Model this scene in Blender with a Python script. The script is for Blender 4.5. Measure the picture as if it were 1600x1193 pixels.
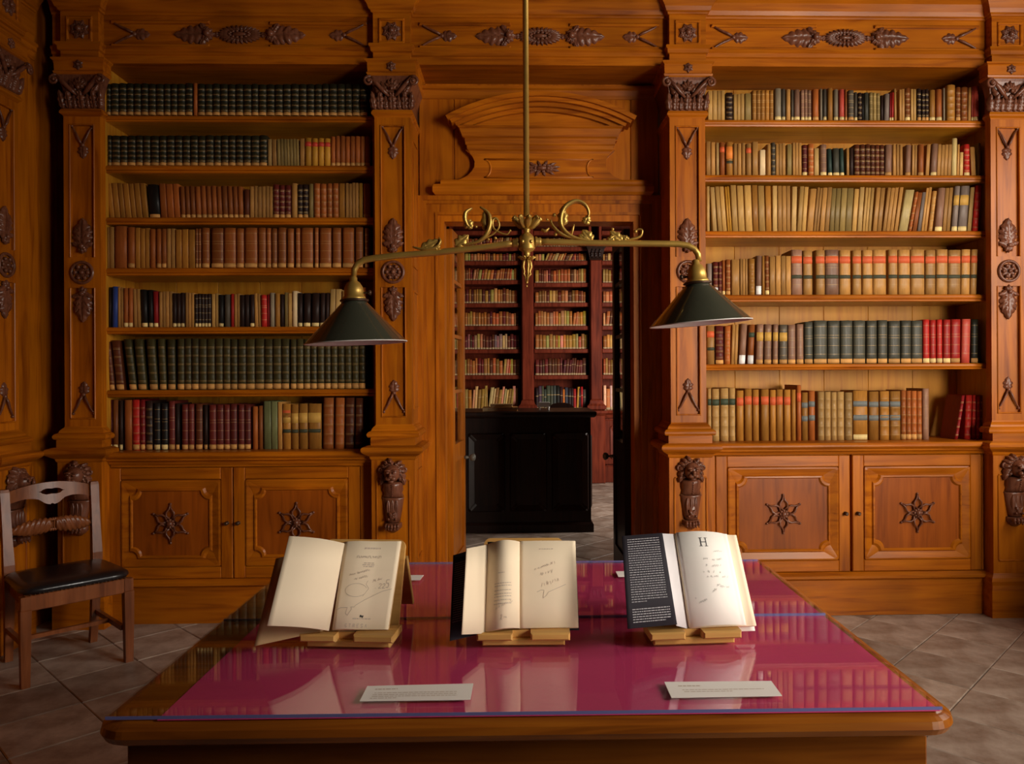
import bpy, math, random
from mathutils import Matrix, Vector
R = math.radians
rnd = random.Random(7)
for o in list(bpy.data.objects): bpy.data.objects.remove(o)
SC = bpy.context.scene
COL = SC.collection

# ------------------------------------------------------------------ camera
F0, PX0, PY0 = 1200.0, 838.0, 582.0          # focal length and principal point, in 1600x1193 pixels
YAW, ROLL, CAMZ = R(1.4), R(0.28), 1.46
_f = Vector((math.sin(YAW), math.cos(YAW), 0)); _r = Vector((math.cos(YAW), -math.sin(YAW), 0)); _u = Vector((0, 0, 1))
CR = _r*math.cos(ROLL) - _u*math.sin(ROLL); CU = _u*math.cos(ROLL) + _r*math.sin(ROLL)
CAM = Vector((0, 0, CAMZ))
cd = bpy.data.cameras.new('camera'); cam = bpy.data.objects.new('camera', cd); COL.objects.link(cam)
cd.sensor_fit = 'HORIZONTAL'; cd.sensor_width = 36; cd.lens = 36*F0/1600
cd.shift_x = -(PX0-800)/1600; cd.shift_y = -(596.5-PY0)/1600; cd.clip_start = 0.05
m = Matrix.Identity(4)
for i in range(3): m[i][0] = CR[i]; m[i][1] = CU[i]; m[i][2] = -_f[i]
m.translation = CAM; cam.matrix_world = m
SC.camera = cam
def ray(px, py): return _f + CR*((px-PX0)/F0) + CU*((PY0-py)/F0)
def W(px, py, Y):                             # photo pixel -> point on the plane y = Y
    d = ray(px, py); return CAM + d*((Y-CAM.y)/d.y)
def WZ(px, py, Z): d = ray(px, py); return CAM + d*((Z-CAM.z)/d.z)
def WX(px, py, X): d = ray(px, py); return CAM + d*((X-CAM.x)/d.x)

# ------------------------------------------------------------------ light
w = bpy.data.worlds.new('world'); SC.world = w; w.use_nodes = True
bg = w.node_tree.nodes['Background']; bg.inputs[0].default_value = (0.55, 0.62, 0.75, 1); bg.inputs[1].default_value = 0.02
def area(name, loc, target, sx, sy, power, col, spread=180):
    l = bpy.data.lights.new(name, 'AREA'); l.shape = 'RECTANGLE'; l.size = sx; l.size_y = sy; l.energy = power; l.color = col; l.spread = R(spread)
    o = bpy.data.objects.new(name, l); COL.objects.link(o); o.location = loc
    o.rotation_euler = (Vector(target)-Vector(loc)).to_track_quat('-Z', 'Y').to_euler(); return o
area('window_light_right', (4.05, 2.45, 2.25), (1.2, 4.3, 1.6), 1.0, 2.0, 86, (1.0, 0.92, 0.80))
area('window_light_rear', (3.6, -0.9, 1.85), (1.1, 4.5, 1.7), 1.0, 2.1, 42, (1.0, 0.90, 0.76), 66)
area('table_fill_light', (4.0, 0.1, 2.5), (0.35, 2.1, 0.8), 0.8, 1.4, 15, (1.0, 0.93, 0.84), 50)  # fill lamp added to brighten the open books and felt; no window behind it
area('next_room_window_light', (3.2, 7.4, 1.9), (0.2, 10.3, 1.6), 1.0, 1.8, 150, (1.0, 0.92, 0.84))
SC.view_settings.view_transform = 'Standard'; SC.view_settings.look = 'None'
SC.view_settings.exposure = 0.0; SC.view_settings.gamma = 1.0; SC.view_settings.use_curve_mapping = False

# ------------------------------------------------------------------ materials
def srgb(r, g, b):
    f = lambda c: (c/255/12.92) if c/255 <= .04045 else ((c/255+.055)/1.055)**2.4
    return (f(r), f(g), f(b), 1)
def mat(name):
    mm = bpy.data.materials.new(name); mm.use_nodes = True
    return mm, mm.node_tree.nodes, mm.node_tree.links, mm.node_tree.nodes['Principled BSDF']
def wood(name, c1, c2, c3, axis, rough=.36, coat=.06, scale=1.0, spec=.22):
    mm, N, L, P = mat(name)
    tc = N.new('ShaderNodeTexCoord'); mp = N.new('ShaderNodeMapping')
    s = [16*scale]*3; s['XYZ'.index(axis)] = 1.1*scale; mp.inputs['Scale'].default_value = s
    oi = N.new('ShaderNodeObjectInfo'); ad = N.new('ShaderNodeVectorMath'); ad.operation = 'ADD'
    cx = N.new('ShaderNodeCombineXYZ'); mu = N.new('ShaderNodeMath'); mu.operation = 'MULTIPLY'; mu.inputs[1].default_value = 9
    L.new(oi.outputs['Random'], mu.inputs[0])
    for i in range(3): L.new(mu.outputs[0], cx.inputs[i])
    L.new(tc.outputs['Object'], ad.inputs[0]); L.new(cx.outputs[0], ad.inputs[1]); L.new(ad.outputs[0], mp.inputs[0])
    n1 = N.new('ShaderNodeTexNoise'); n1.inputs['Scale'].default_value = 1.6; n1.inputs['Detail'].default_value = 7; n1.inputs['Distortion'].default_value = 1.1
    L.new(mp.outputs[0], n1.inputs['Vector'])
    rp = N.new('ShaderNodeValToRGB'); L.new(n1.outputs['Fac'], rp.inputs[0])
    rp.color_ramp.elements[0].position = .26; rp.color_ramp.elements[0].color = (*c3, 1)
    rp.color_ramp.elements[1].position = .76; rp.color_ramp.elements[1].color = (*c1, 1)
    e = rp.color_ramp.elements.new(.48); e.color = (*c2, 1)
    n2 = N.new('ShaderNodeTexNoise'); n2.inputs['Scale'].default_value = 2.2; n2.inputs['Detail'].default_value = 2
    L.new(ad.outputs[0], n2.inputs['Vector'])
    mr = N.new('ShaderNodeMapRange'); mr.inputs['From Min'].default_value = .3; mr.inputs['From Max'].default_value = .7
    mr.inputs['To Min'].default_value = .72; mr.inputs['To Max'].default_value = 1.15; L.new(n2.outputs['Fac'], mr.inputs[0])
    hs = N.new('ShaderNodeHueSaturation'); L.new(rp.outputs[0], hs.inputs['Color']); L.new(mr.outputs[0], hs.inputs['Value'])
    L.new(hs.outputs[0], P.inputs['Base Color'])
    P.inputs['Roughness'].default_value = rough; P.inputs['Coat Weight'].default_value = coat; P.inputs['Coat Roughness'].default_value = .22
    P.inputs['Specular IOR Level'].default_value = spec
    bp = N.new('ShaderNodeBump'); bp.inputs['Strength'].default_value = .12; bp.inputs['Distance'].default_value = .004
    L.new(n1.outputs['Fac'], bp.inputs['Height']); L.new(bp.outputs[0], P.inputs['Normal'])
    return mm
A1, A2, A3 = (.50, .146, .004), (.40, .104, .003), (.23, .048, .002)
WH = wood('walnut_grain_across', A1, A2, A3, 'X'); WV = wood('walnut_grain_upright', A1, A2, A3, 'Z'); WY = wood('walnut_grain_deep', A1, A2, A3, 'Y')
WR = wood('red_walnut_panel', (.36, .085, .006), (.28, .062, .004), (.17, .034, .002), 'Z')
WS = wood('shelf_walnut', (.70, .31, .020), (.60, .25, .015), (.42, .14, .007), 'X', .34, .15)
PV = wood('pale_back_board', (.56, .255, .022), (.50, .205, .015), (.38, .125, .008), 'Z', .5, .03)
CARV = wood('dark_carved_walnut', (.22, .080, .040), (.16, .052, .026), (.08, .022, .010), 'Z', .33, .3, 2)
RV = wood('red_walnut', (.26, .045, .018), (.18, .028, .011), (.09, .012, .005), 'Z', .4, .2)
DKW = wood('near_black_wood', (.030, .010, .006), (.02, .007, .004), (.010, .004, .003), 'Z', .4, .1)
CHW = wood('chair_walnut', (.30, .095, .030), (.22, .062, .018), (.11, .028, .008), 'Z', .32, .12)
PINE = wood('stand_pine', (.72, .42, .13), (.64, .35, .10), (.52, .25, .06), 'X', .5, .05, 1)
TBW = wood('table_walnut', (.40, .13, .010), (.28, .075, .006), (.13, .03, .003), 'X', .28, .4)
def plain(name, c, rough=.5, metal=0, coat=0, nz=.10, ns=30, spec=.5):
    mm, N, L, P = mat(name)
    tc = N.new('ShaderNodeTexCoord'); n = N.new('ShaderNodeTexNoise'); n.inputs['Scale'].default_value = ns; n.inputs['Detail'].default_value = 4
    L.new(tc.outputs['Object'], n.inputs['Vector'])
    mr = N.new('ShaderNodeMapRange'); mr.inputs['To Min'].default_value = 1-nz*1.5; mr.inputs['To Max'].default_value = 1+nz*1.5; L.new(n.outputs['Fac'], mr.inputs[0])
    hs = N.new('ShaderNodeHueSaturation'); hs.inputs['Color'].default_value = (*c[:3], 1); L.new(mr.outputs[0], hs.inputs['Value'])
    L.new(hs.outputs[0], P.inputs['Base Color'])
    P.inputs['Roughness'].default_value = rough; P.inputs['Metallic'].default_value = metal; P.inputs['Coat Weight'].default_value = coat
    P.inputs['Specular IOR Level'].default_value = spec
    return mm
FLB = plain('tile_joint_mortar', (.13, .09, .07), .8)
def objcol(name, rough=.5, coat=0, nz=.16, stretch=(30, 30, 6), attr=None):
    mm, N, L, P = mat(name)
    if attr: oi = N.new('ShaderNodeAttribute'); oi.attribute_name = attr
    else: oi = N.new('ShaderNodeObjectInfo')
    tc = N.new('ShaderNodeTexCoord'); mp = N.new('ShaderNodeMapping'); mp.inputs['Scale'].default_value = stretch
    n = N.new('ShaderNodeTexNoise'); n.inputs['Scale'].default_value = 3; n.inputs['Detail'].default_value = 5
    L.new(tc.outputs['Object'], mp.inputs[0]); L.new(mp.outputs[0], n.inputs['Vector'])
    mr = N.new('ShaderNodeMapRange'); mr.inputs['From Min'].default_value = .3; mr.inputs['From Max'].default_value = .7
    mr.inputs['To Min'].default_value = 1-nz; mr.inputs['To Max'].default_value = 1+nz; L.new(n.outputs['Fac'], mr.inputs[0])
    hs = N.new('ShaderNodeHueSaturation'); L.new(oi.outputs['Color'], hs.inputs['Color']); L.new(mr.outputs[0], hs.inputs['Value'])
    L.new(hs.outputs[0], P.inputs['Base Color']); P.inputs['Roughness'].default_value = rough; P.inputs['Coat Weight'].default_value = coat; P.inputs['Specular IOR Level'].default_value = .28
    return mm
BOOK = objcol('book_binding', .5, .03); TAGM = objcol('label_paper', .6, 0, .08); FARB = objcol('far_book_binding', .55, 0, .15, attr='Col')
PAGE = plain('page_edges', (.55, .40, .22), .8, nz=.2, ns=60)
GILT = plain('gilt_tooling', (.40, .24, .08), .5, .2)
PAPER = plain('cream_paper', (.90, .74, .53), .75, nz=.03, ns=8, spec=.25)
WPAPER = plain('white_card', (.88, .83, .76), .7, nz=.03, ns=8, spec=.3)
GPAPER = plain('grey_white_paper', (.66, .62, .62), .7, nz=.03, ns=8, spec=.3)
FLAPT = plain('grey_print', (.30, .28, .29), .7, nz=.03)
KRAFT = plain('brown_cover_paper', (.52, .33, .16), .6, nz=.06, ns=10)
JACK = plain('black_jacket', (.020, .017, .022), .7, nz=.05, spec=.12)
INK = plain('black_ink', (.03, .028, .03), .6, nz=.05); PENC = plain('pencil_grey', (.56, .45, .35), .8, nz=.05)
PINK_ = plain('faint_blue_pencil', (.55, .53, .50), .8, nz=.05)
BRASS = plain('aged_brass', (.58, .35, .075), .38, .6, nz=.22, ns=14)
DBRASS = plain('dark_bronze', (.09, .05, .03), .4, .7, nz=.2)
ENAM = plain('dark_green_enamel', (.044, .047, .031), .14, 0, .9, nz=.15, ns=6)
ENW = plain('white_enamel', (.70, .66, .62), .35, nz=.03)
LEATH = plain('black_leather', (.012, .010, .011), .30, 0, .25, nz=.2, ns=90)
PORC = plain('worn_porcelain', (.11, .10, .08), .4)
MATR = plain('crimson_felt', (.74, .055, .190), .72, nz=.05, ns=120, spec=.3)
PLAS = plain('ceiling_plaster', (.14, .085, .045), .9, nz=.05, ns=4)
DWALL = plain('brown_plaster', (.06, .03, .015), .8, nz=.08, ns=4)
EDGE = plain('glass_edge_blue', (.18, .18, .42), .2, nz=.02)
def glass(name, tint, base, refl_boost=0.0):
    mm, N, L, P = mat(name); N.remove(P)
    out = [n for n in N if n.type == 'OUTPUT_MATERIAL'][0]
    ge = N.new('ShaderNodeNewGeometry'); dt = N.new('ShaderNodeVectorMath'); dt.operation = 'DOT_PRODUCT'
    L.new(ge.outputs['Normal'], dt.inputs[0]); L.new(ge.outputs['Incoming'], dt.inputs[1])
    def M_(op, a, b=None):
        q = N.new('ShaderNodeMath'); q.operation = op
        for i_, v in enumerate((a, b)):
            if v is None: continue
            if isinstance(v, (int, float)): q.inputs[i_].default_value = v
            else: L.new(v, q.inputs[i_])
        return q.outputs[0]
    f0 = ((base-1)/(base+1))**2
    fr = M_('ADD', M_('MULTIPLY', M_('POWER', M_('SUBTRACT', 1.0, M_('ABSOLUTE', dt.outputs['Value'])), 5.0), 1-f0), f0)   # Schlick reflectance, the same from both sides
    t = N.new('ShaderNodeBsdfTransparent'); t.inputs[0].default_value = (*tint, 1)
    g = N.new('ShaderNodeBsdfGlossy'); g.inputs['Roughness'].default_value = .012
    mx = N.new('ShaderNodeMixShader'); L.new(fr, mx.inputs[0]); L.new(t.outputs[0], mx.inputs[1]); L.new(g.outputs[0], mx.inputs[2])
    L.new(mx.outputs[0], out.inputs[0]); return mm
TGLASS = glass('table_glass', (.97, .985, .98), 1.5); DGLASS = glass('old_window_glass', (.90, .90, .88), 1.5)
def tilemat():
    mm, N, L, P = mat('worn_stone_tile')
    tc = N.new('ShaderNodeTexCoord'); oi = N.new('ShaderNodeObjectInfo')
    n = N.new('ShaderNodeTexNoise'); n.inputs['Scale'].default_value = 5; n.inputs['Detail'].default_value = 8; n.inputs['Roughness'].default_value = .65
    L.new(tc.outputs['Object'], n.inputs['Vector'])
    rp = N.new('ShaderNodeValToRGB'); rp.color_ramp.elements[0].position = .32; rp.color_ramp.elements[0].color = (.21, .130, .085, 1)
    rp.color_ramp.elements[1].position = .68; rp.color_ramp.elements[1].color = (.56, .45, .37, 1); L.new(n.outputs['Fac'], rp.inputs[0])
    mr = N.new('ShaderNodeMapRange'); mr.inputs['To Min'].default_value = .72; mr.inputs['To Max'].default_value = 1.2; L.new(oi.outputs['Random'], mr.inputs[0])
    hs = N.new('ShaderNodeHueSaturation'); L.new(rp.outputs[0], hs.inputs['Color']); L.new(mr.outputs[0], hs.inputs['Value'])
    L.new(hs.outputs[0], P.inputs['Base Color']); P.inputs['Roughness'].default_value = .42
    bp = N.new('ShaderNodeBump'); bp.inputs['Strength'].default_value = .25; bp.inputs['Distance'].default_value = .004
    L.new(n.outputs['Fac'], bp.inputs['Height']); L.new(bp.outputs[0], P.inputs['Normal']); return mm
TILE = tilemat()

# ------------------------------------------------------------------ mesh helpers
class MB:
    def __init__(s): s.v = []; s.f = []; s.m = []; s.sm = []
    def add(s, vs, fs, mi=0, smooth=False):
        b = len(s.v); s.v += [tuple(p) for p in vs]
        for f in fs: s.f.append([i+b for i in f]); s.m.append(mi); s.sm.append(smooth)
        return s
    def box(s, x0, x1, y0, y1, z0, z1, mi=0):
        return s.add([(x0,y0,z0),(x1,y0,z0),(x1,y1,z0),(x0,y1,z0),(x0,y0,z1),(x1,y0,z1),(x1,y1,z1),(x0,y1,z1)],
                     [(0,3,2,1),(4,5,6,7),(0,1,5,4),(1,2,6,5),(2,3,7,6),(3,0,4,7)], mi)
    def cbox(s, x0, x1, y0, y1, z0, z1, c=.003, mi=0):       # box whose front (-y) face is chamfered
        l = [[(x0,y1,z0),(x1,y1,z0),(x1,y1,z1),(x0,y1,z1)], [(x0,y0+c,z0),(x1,y0+c,z0),(x1,y0+c,z1),(x0,y0+c,z1)],
             [(x0+c,y0,z0+c),(x1-c,y0,z0+c),(x1-c,y0,z1-c),(x0+c,y0,z1-c)]]
        return s.loops(l, mi, True, True)
    def loops(s, ls, mi=0, cap0=True, cap1=True, smooth=False, closed=True):
        n = len(ls[0]); vs = [p for l in ls for p in l]; fs = []
        for a in range(len(ls)-1):
            for i in range(n if closed else n-1):
                j = (i+1) % n; fs.append((a*n+i, a*n+j, (a+1)*n+j, (a+1)*n+i))
        s.add(vs, fs, mi, smooth)
        b = len(s.v)-len(vs)
        if cap0: s.f.append([b+i for i in range(n)][::-1]); s.m.append(mi); s.sm.append(False)
        if cap1: s.f.append([b+(len(ls)-1)*n+i for i in range(n)]); s.m.append(mi); s.sm.append(False)
        return s
    def mitre(s, x0, x1, yf, yb, prof, mi=0):                 # moulding wrapped round three sides; prof = (projection, z)
        return s.loops([[(x0-o,yb,z),(x0-o,yf-o,z),(x1+o,yf-o,z),(x1+o,yb,z)] for o, z in prof], mi)
    def mitre4(s, x0, x1, y0, y1, prof, mi=0, rc=0, n=5):     # wrapped round four sides with rounded corners
        ls = []
        for o, z in prof:
            l = []
            for cx, cy, a0 in ((x0+rc,y0+rc,180),(x1-rc,y0+rc,270),(x1-rc,y1-rc,0),(x0+rc,y1-rc,90)):
                k = n if rc else 0
                for i in range(k+1):
                    a = R(a0+90*(i/k if k else .5)); q = (rc+o) if rc else o*math.sqrt(2)
                    l.append((cx+math.cos(a)*q, cy+math.sin(a)*q, z))
            ls.append(l)
        return s.loops(ls, mi, smooth=False)
    def extr_x(s, x0, x1, prof, mi=0):                        # closed (y,z) profile pulled along x
        return s.loops([[(x0,y,z) for y, z in prof], [(x1,y,z) for y, z in prof]], mi)
    def extr_y(s, y0, y1, poly, mi=0): return s.loops([[(x,y0,z) for x, z in poly], [(x,y1,z) for x, z in poly]], mi)
    def tube(s, pts, rad, n=7, mi=0, flat=1.0):
        pts = [Vector(p) for p in pts]; k = len(pts)
        if not isinstance(rad, (list, tuple)): rad = [rad]*k
        ls = []; up = None
        for i in range(k):
            t = (pts[min(i+1,k-1)]-pts[max(i-1,0)]).normalized()
            if up is None:
                up = Vector((0,-1,0)) if abs(t.y) < .8 else Vector((0,0,1))
            up = (up - t*up.dot(t)).normalized(); b = t.cross(up)
            ls.append([tuple(pts[i]+(b*math.cos(2*math.pi*j/n)+up*math.sin(2*math.pi*j/n)*flat)*rad[i]) for j in range(n)])
        return s.loops(ls, mi, True, True, True)
    def ball(s, c, r, nu=10, nv=7, mi=0):
        if not isinstance(r, (list, tuple)): r = (r,r,r)
        ls = []
        for j in range(nv+1):
            a = math.pi*j/nv; q = max(math.sin(a), .02)
            ls.append([(c[0]+r[0]*q*math.cos(2*math.pi*i/nu), c[1]+r[1]*q*math.sin(2*math.pi*i/nu), c[2]-r[2]*math.cos(a)) for i in range(nu)])
        return s.loops(ls, mi, True, True, True)
    def lathe(s, c, prof, n=20, mi=0, axis=None, cap0=True, cap1=True):   # prof = (radius, height) about c along axis (default z)
        ax = Vector(axis or (0,0,1)).normalized(); q = Vector((0,0,1)).rotation_difference(ax).to_matrix(); c = Vector(c)
        ls = [[tuple(c + q @ Vector((r*math.cos(2*math.pi*i/n), r*math.sin(2*math.pi*i/n), h))) for i in range(n)] for r, h in prof]
        return s.loops(ls, mi, cap0, cap1, True)
    def torus(s, c, Rr, r, n=20, k=6, plane='xz', sx=1.0, sz=1.0, mi=0):
        ls = []
        for j in range(k):
            b = 2*math.pi*j/k; l = []
            for i in range(n):
                a = 2*math.pi*i/n; q = Rr + r*math.cos(b)
                if plane == 'xz': l.append((c[0]+q*math.cos(a)*sx, c[1]-r*math.sin(b), c[2]+q*math.sin(a)*sz))
                else: l.append((c[0]+q*math.cos(a), c[1]+q*math.sin(a), c[2]+r*math.sin(b)))
            ls.append(l)
        ls.append(ls[0]); return s.loops(ls, mi, False, False, True)
    def leaf(s, bx, bz, ang, L, Wd, y0, rel, lobes=4, curl=0, n=14, fat=.75, mi=0):   # carved acanthus leaf lying on the plane y = y0
        d = (math.cos(ang), math.sin(ang)); p = (-d[1], d[0]); ls = []; n = max(n, 4*lobes+2) if lobes > 1 else n
        for i in range(n+1):
            t = i/n; ph = abs(math.sin(lobes*math.pi*t)); ph = ph**.6
            w = Wd*(math.sin(math.pi*min(1, max(.0, .06+.94*t**fat)))**.8)*((.56+.44*ph) if lobes > 1 else 1)*1.08+.0008
            h = rel*(.35+.65*math.sin(math.pi*min(1, t*.9+.08))); rip = (.50+.50*ph) if lobes > 1 else 1
            row = []
            for sx, hh in ((-1,0),(-.82,.55*rip),(-.5,.85*rip),(-.16,1),(0,.50),(.16,1),(.5,.85*rip),(.82,.55*rip),(1,0)):
                y = y0 - h*hh - curl*t*t + (.003 if abs(sx) == 1 else 0)
                tt = t + (abs(sx)**1.5*.10-.07)*(1 if lobes > 1 else 0)*math.sin(math.pi*t)
                row.append((bx+d[0]*L*tt+p[0]*w*sx, y, bz+d[1]*L*tt+p[1]*w*sx))
            ls.append(row)
        return s.loops(ls, mi, False, False, True, closed=False)
    def xf(s, M): s.v = [tuple(M @ Vector(p)) for p in s.v]; return s
    def merge(s, o): return s.add(o.v, o.f) if False else s._merge(o)
    def _merge(s, o):
        b = len(s.v); s.v += o.v; s.f += [[i+b for i in f] for f in o.f]; s.m += o.m; s.sm += o.sm; return s
    def mesh(s, name, mats):
        me = bpy.data.meshes.new(name); me.from_pydata(s.v, [], s.f)
        for mm in mats: me.materials.append(mm)
        me.polygons.foreach_set('material_index', s.m); me.polygons.foreach_set('use_smooth', s.sm)
        import bmesh as _b
        bm = _b.new(); bm.from_mesh(me); _b.ops.recalc_face_normals(bm, faces=bm.faces); bm.to_mesh(me); bm.free()
        me.update(); return me
MW = {}
def place(o, loc, rz, parent=None):
    o.location = loc; o.rotation_euler = (0,0,rz)
    MW[o.name] = Matrix.Translation(loc) @ Matrix.Rotation(rz, 4, 'Z')
def thing(name, label, cat, loc=(0,0,0), rz=0, group=None, kind=None):
    o = bpy.data.objects.new(name, None); COL.objects.link(o); o.empty_display_size = .05
    place(o, Vector(loc), rz)
    if label: o['label'] = label
    if cat: o['category'] = cat
    if group: o['group'] = group
    if kind: o['kind'] = kind
    return o
def obj(name, mb, mats, parent=None, world=True, label=None, kind=None, cat=None, group=None, loc=None, rz=0, color=None):
    """one mesh object; world=True: vertices are in room coordinates (moved into the parent's frame)"""
    if not isinstance(mats, (list, tuple)): mats = [mats]
    L_ = Matrix.Identity(4)
    if loc is not None: L_ = Matrix.Translation(Vector(loc)) @ Matrix.Rotation(rz, 4, 'Z')
    if world:
        base = (MW[parent.name] if parent else Matrix.Identity(4)) @ L_
        mb.xf(base.inverted())
    o = bpy.data.objects.new(name, mb.mesh(name, mats)); COL.objects.link(o)
    if parent: o.parent = parent
    o.matrix_local = L_
    MW[o.name] = (MW[parent.name] if parent else Matrix.Identity(4)) @ L_
    if label: o['label'] = label
    if kind: o['kind'] = kind
    if cat: o['category'] = cat
    if group: o['group'] = group
    if color: o.color = color
    return o
def arcpts(c, r, a0, a1, n, y=0): return [(c[0]+r*math.cos(R(a0+(a1-a0)*i/n)), y, c[1]+r*math.sin(R(a0+(a1-a0)*i/n))) for i in range(n+1)]
# carved motifs on the plane y = y0 (front is -y)
def vbud(mb, x, z, ang, s, y0):
    """bud with two scrolled stalks; ang = direction from the bud towards the stalk tips"""
    d = Vector((math.cos(ang), math.sin(ang))); p = Vector((-d.y, d.x))
    q = lambda a, b, y=0: (x+d.x*a*s+p.x*b*s, y0-y, z+d.y*a*s+p.y*b*s)
    mb.leaf(*[q(.02,0)[0], q(.02,0)[2]], math.atan2(-d.y,-d.x), .46*s, .19*s, y0, .03*s+.008, 3)
    mb.ball(q(.03,0,.006), (.075*s,.012,.075*s), 8, 5)
    for k in (-1, 1):
        mb.tube([q(.05,.03*k,.006), q(.22,.11*k,.012), q(.42,.20*k,.010), q(.60,.30*k,.010), q(.68,.40*k,.006)], [.035*s,.045*s,.036*s,.03*s,.02*s], 6)
        mb.ball(q(.70,.36*k,.006), (.05*s,.010,.05*s), 8, 5)
def rosette(mb, x, z, r, y0, n=8):
    for k in range(n): mb.leaf(x, z, 2*math.pi*(k+.5)/n, r, r*.36, y0, r*.30, 2, n=7)
    mb.ball((x, y0-r*.25, z), (r*.30, r*.30, r*.30), 10, 6)
    for k in range(n): a = 2*math.pi*k/n; mb.ball((x+.62*r*math.cos(a), y0-r*.12, z+.62*r*math.sin(a)), (r*.13, r*.12, r*.13), 6, 4)
def palmette(mb, x, z, up, h, wd, y0):
    """tall carved leaf standing on a curled calyx"""
    sg = 1 if up else -1
    mb.leaf(x, z, sg*math.pi/2, h, wd*.5, y0, .020, 5, n=18)
    for k in (-1, 1):
        mb.leaf(x, z+sg*.02*h/.2, sg*math.pi/2-k*sg*.42, h*.62, wd*.20, y0-.004, .014, 3, n=10)
        mb.leaf(x, z, math.pi/2*sg-k*sg*1.25, h*.40, wd*.16, y0-.004, .014, 2, n=8)
        mb.leaf(x, z, -math.pi/2*sg+k*sg*.55, h*.24, wd*.14, y0-.004, .016, 2, n=8)
    mb.leaf(x, z, -math.pi/2*sg, h*.26, wd*.13, y0-.004, .018, 2, n=8)
    mb.ball((x, y0-.016, z), (.016,.014,.014), 8, 5)

# ------------------------------------------------------------------ measures of the panelled wall
ZP = lambda py, Y=4.5, px=1075: W(px, py, Y).z
YS, YPED, YBAY, YREC, YBACK = 4.52, 4.48, 4.58, 4.86, 4.94
PILX = [W(129, 424, YS).x, W(614.5, 424, YS).x, W(1075, 424, YS).x, W(1576, 424, YS).x]
XL, XR = -2.75, 4.2
Z_SOF = ZP(103, 4.56); CEIL = 4.55
OPX0, OPX1 = W(695, 600, 4.90).x, W(991, 600, 4.90).x
OPZ = W(850, 346, 4.90).z

# ---- room shell
def struct(name, mb, mats, label=None): return obj(name, mb, mats, kind='structure', label=label)
mb = MB(); mb.box(XL-.06, PILX[1], 4.965, 5.06, 0, CEIL); mb.box(PILX[2], XR, 4.965, 5.06, 0, CEIL); mb.box(PILX[1], PILX[2], 4.965, 5.06, Z_SOF+.05, CEIL)
struct('wall_back', mb, WV)
struct('wall_left', MB().box(XL-.14, XL-.05, -2.4, 5.06, 0, CEIL), WV)
struct('wall_right_with_light_block', MB().box(XR, XR+.1, -2.4, 5.06, 0, CEIL).box(3.2, XR-.001, 1.2, 4.40, 0, 1.0), RV)  # low box is added, unseen, to keep window light off the far-right pedestal
struct('wall_front', MB().box(XL-.14, XR+.1, -2.5, -2.4, 0, CEIL), DWALL)
struct('ceiling', MB().box(XL-.14, XR+.1, -2.5, 5.06, CEIL, CEIL+.1), PLAS)
struct('wall_next_room_back', MB().box(-2.6, 3.5, 10.62, 10.72, 0, CEIL), DWALL)
struct('wall_next_room_left', MB().box(-2.7, -2.6, 5.06, 10.72, 0, CEIL), DWALL)
struct('wall_next_room_right', MB().box(3.5, 3.6, 5.06, 10.72, 0, CEIL), DWALL)
struct('ceiling', MB().box(-2.7, 3.6, 5.06, 10.72, CEIL, CEIL+.1), PLAS)
# ---- floor of square stone tiles laid diagonally
fl = obj('floor', MB().box(XL-.14, XR+.1, -2.5, 10.72, -.08, -.005), FLB, kind='structure')
T = .355; tm = MB(); h = T/2-.0016
tm.loops([[(-h,-h,-.014),(h,-h,-.014),(h,h,-.014),(-h,h,-.014)], [(-h,-h,-.003),(h,-h,-.003),(h,h,-.003),(-h,h,-.003)],
          [(-h+.004,-h+.004,0),(h-.004,-h+.004,0),(h-.004,h-.004,0),(-h+.004,h-.004,0)]], 0, False, True)
tile_me = tm.mesh('tile', [TILE]); cnt = 0; rest = MB(); c45 = math.cos(R(45)); rr = random.Random(3)
cells = []
for i in range(-30, 45):
    for j in range(-30, 45):
        x = (i-j)*T*c45 + .06; y = (i+j)*T*c45 + .21
        if not (XL < x < XR and -2.3 < y < 10.6): continue
        inview = (2.7 < y < 4.62 and (x < -.55 or x > .55) and abs(x-.1) < y*.75) or (4.6 <= y < 10.3 and -.6 < x-(y-4.6)*.10 < 1.15)
        cells.append((0 if inview else 1, x, y))
cells.sort(key=lambda c: (c[0], c[2]))
for k, (a, x, y) in enumerate(cells):
    dz = rr.uniform(-.0015, .001)
    if a == 0 and cnt < 290:
        o = bpy.data.objects.new('tile', tile_me); COL.objects.link(o); o.parent = fl; o.location = (x, y, dz); o.rotation_euler = (0,0,R(45)); cnt += 1
    else:
        q = MB(); q.v = list(tm.v); q.f = list(tm.f); q.m = list(tm.m); q.sm = list(tm.sm)
        q.xf(Matrix.Translation((x,y,dz)) @ Matrix.Rotation(R(45), 4, 'Z')); rest._merge(q)
obj('outlying_tiles', rest, TILE, fl, kind='stuff')

# ------------------------------------------------------------------ entablature
EN = [(0,Z_SOF),(0,Z_SOF+.045),(.012,Z_SOF+.050),(.014,Z_SOF+.072),(.024,Z_SOF+.080),(.022,Z_SOF+.093),(0,Z_SOF+.100),
      (0,ZP(31,4.56)),(.010,ZP(30,4.56)),(.012,ZP(27.5,4.56)),(.022,ZP(26,4.56)),(.030,ZP(20,4.56)),(.055,ZP(11,4.56)),(.095,ZP(3,4.56)),(.105,ZP(1,4.56)),(.11,ZP(-8,4.56)),(.14,ZP(-14,4.56)),(.145,ZP(-36,4.56)),(0,ZP(-40,4.56))]
ZF = ZP(54, 4.52)                                        # middle of the frieze
def ent_run(mb, x0, x1, yf, yb): mb.extr_x(x0, x1, [(yf-o,z) for o, z in EN] + [(yb, EN[-1][1]), (yb, Z_SOF)])
def ent_block(mb, xc, hw, yf, yb):
    mb.mitre(xc-hw, xc+hw, yf, yb, EN)
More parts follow.
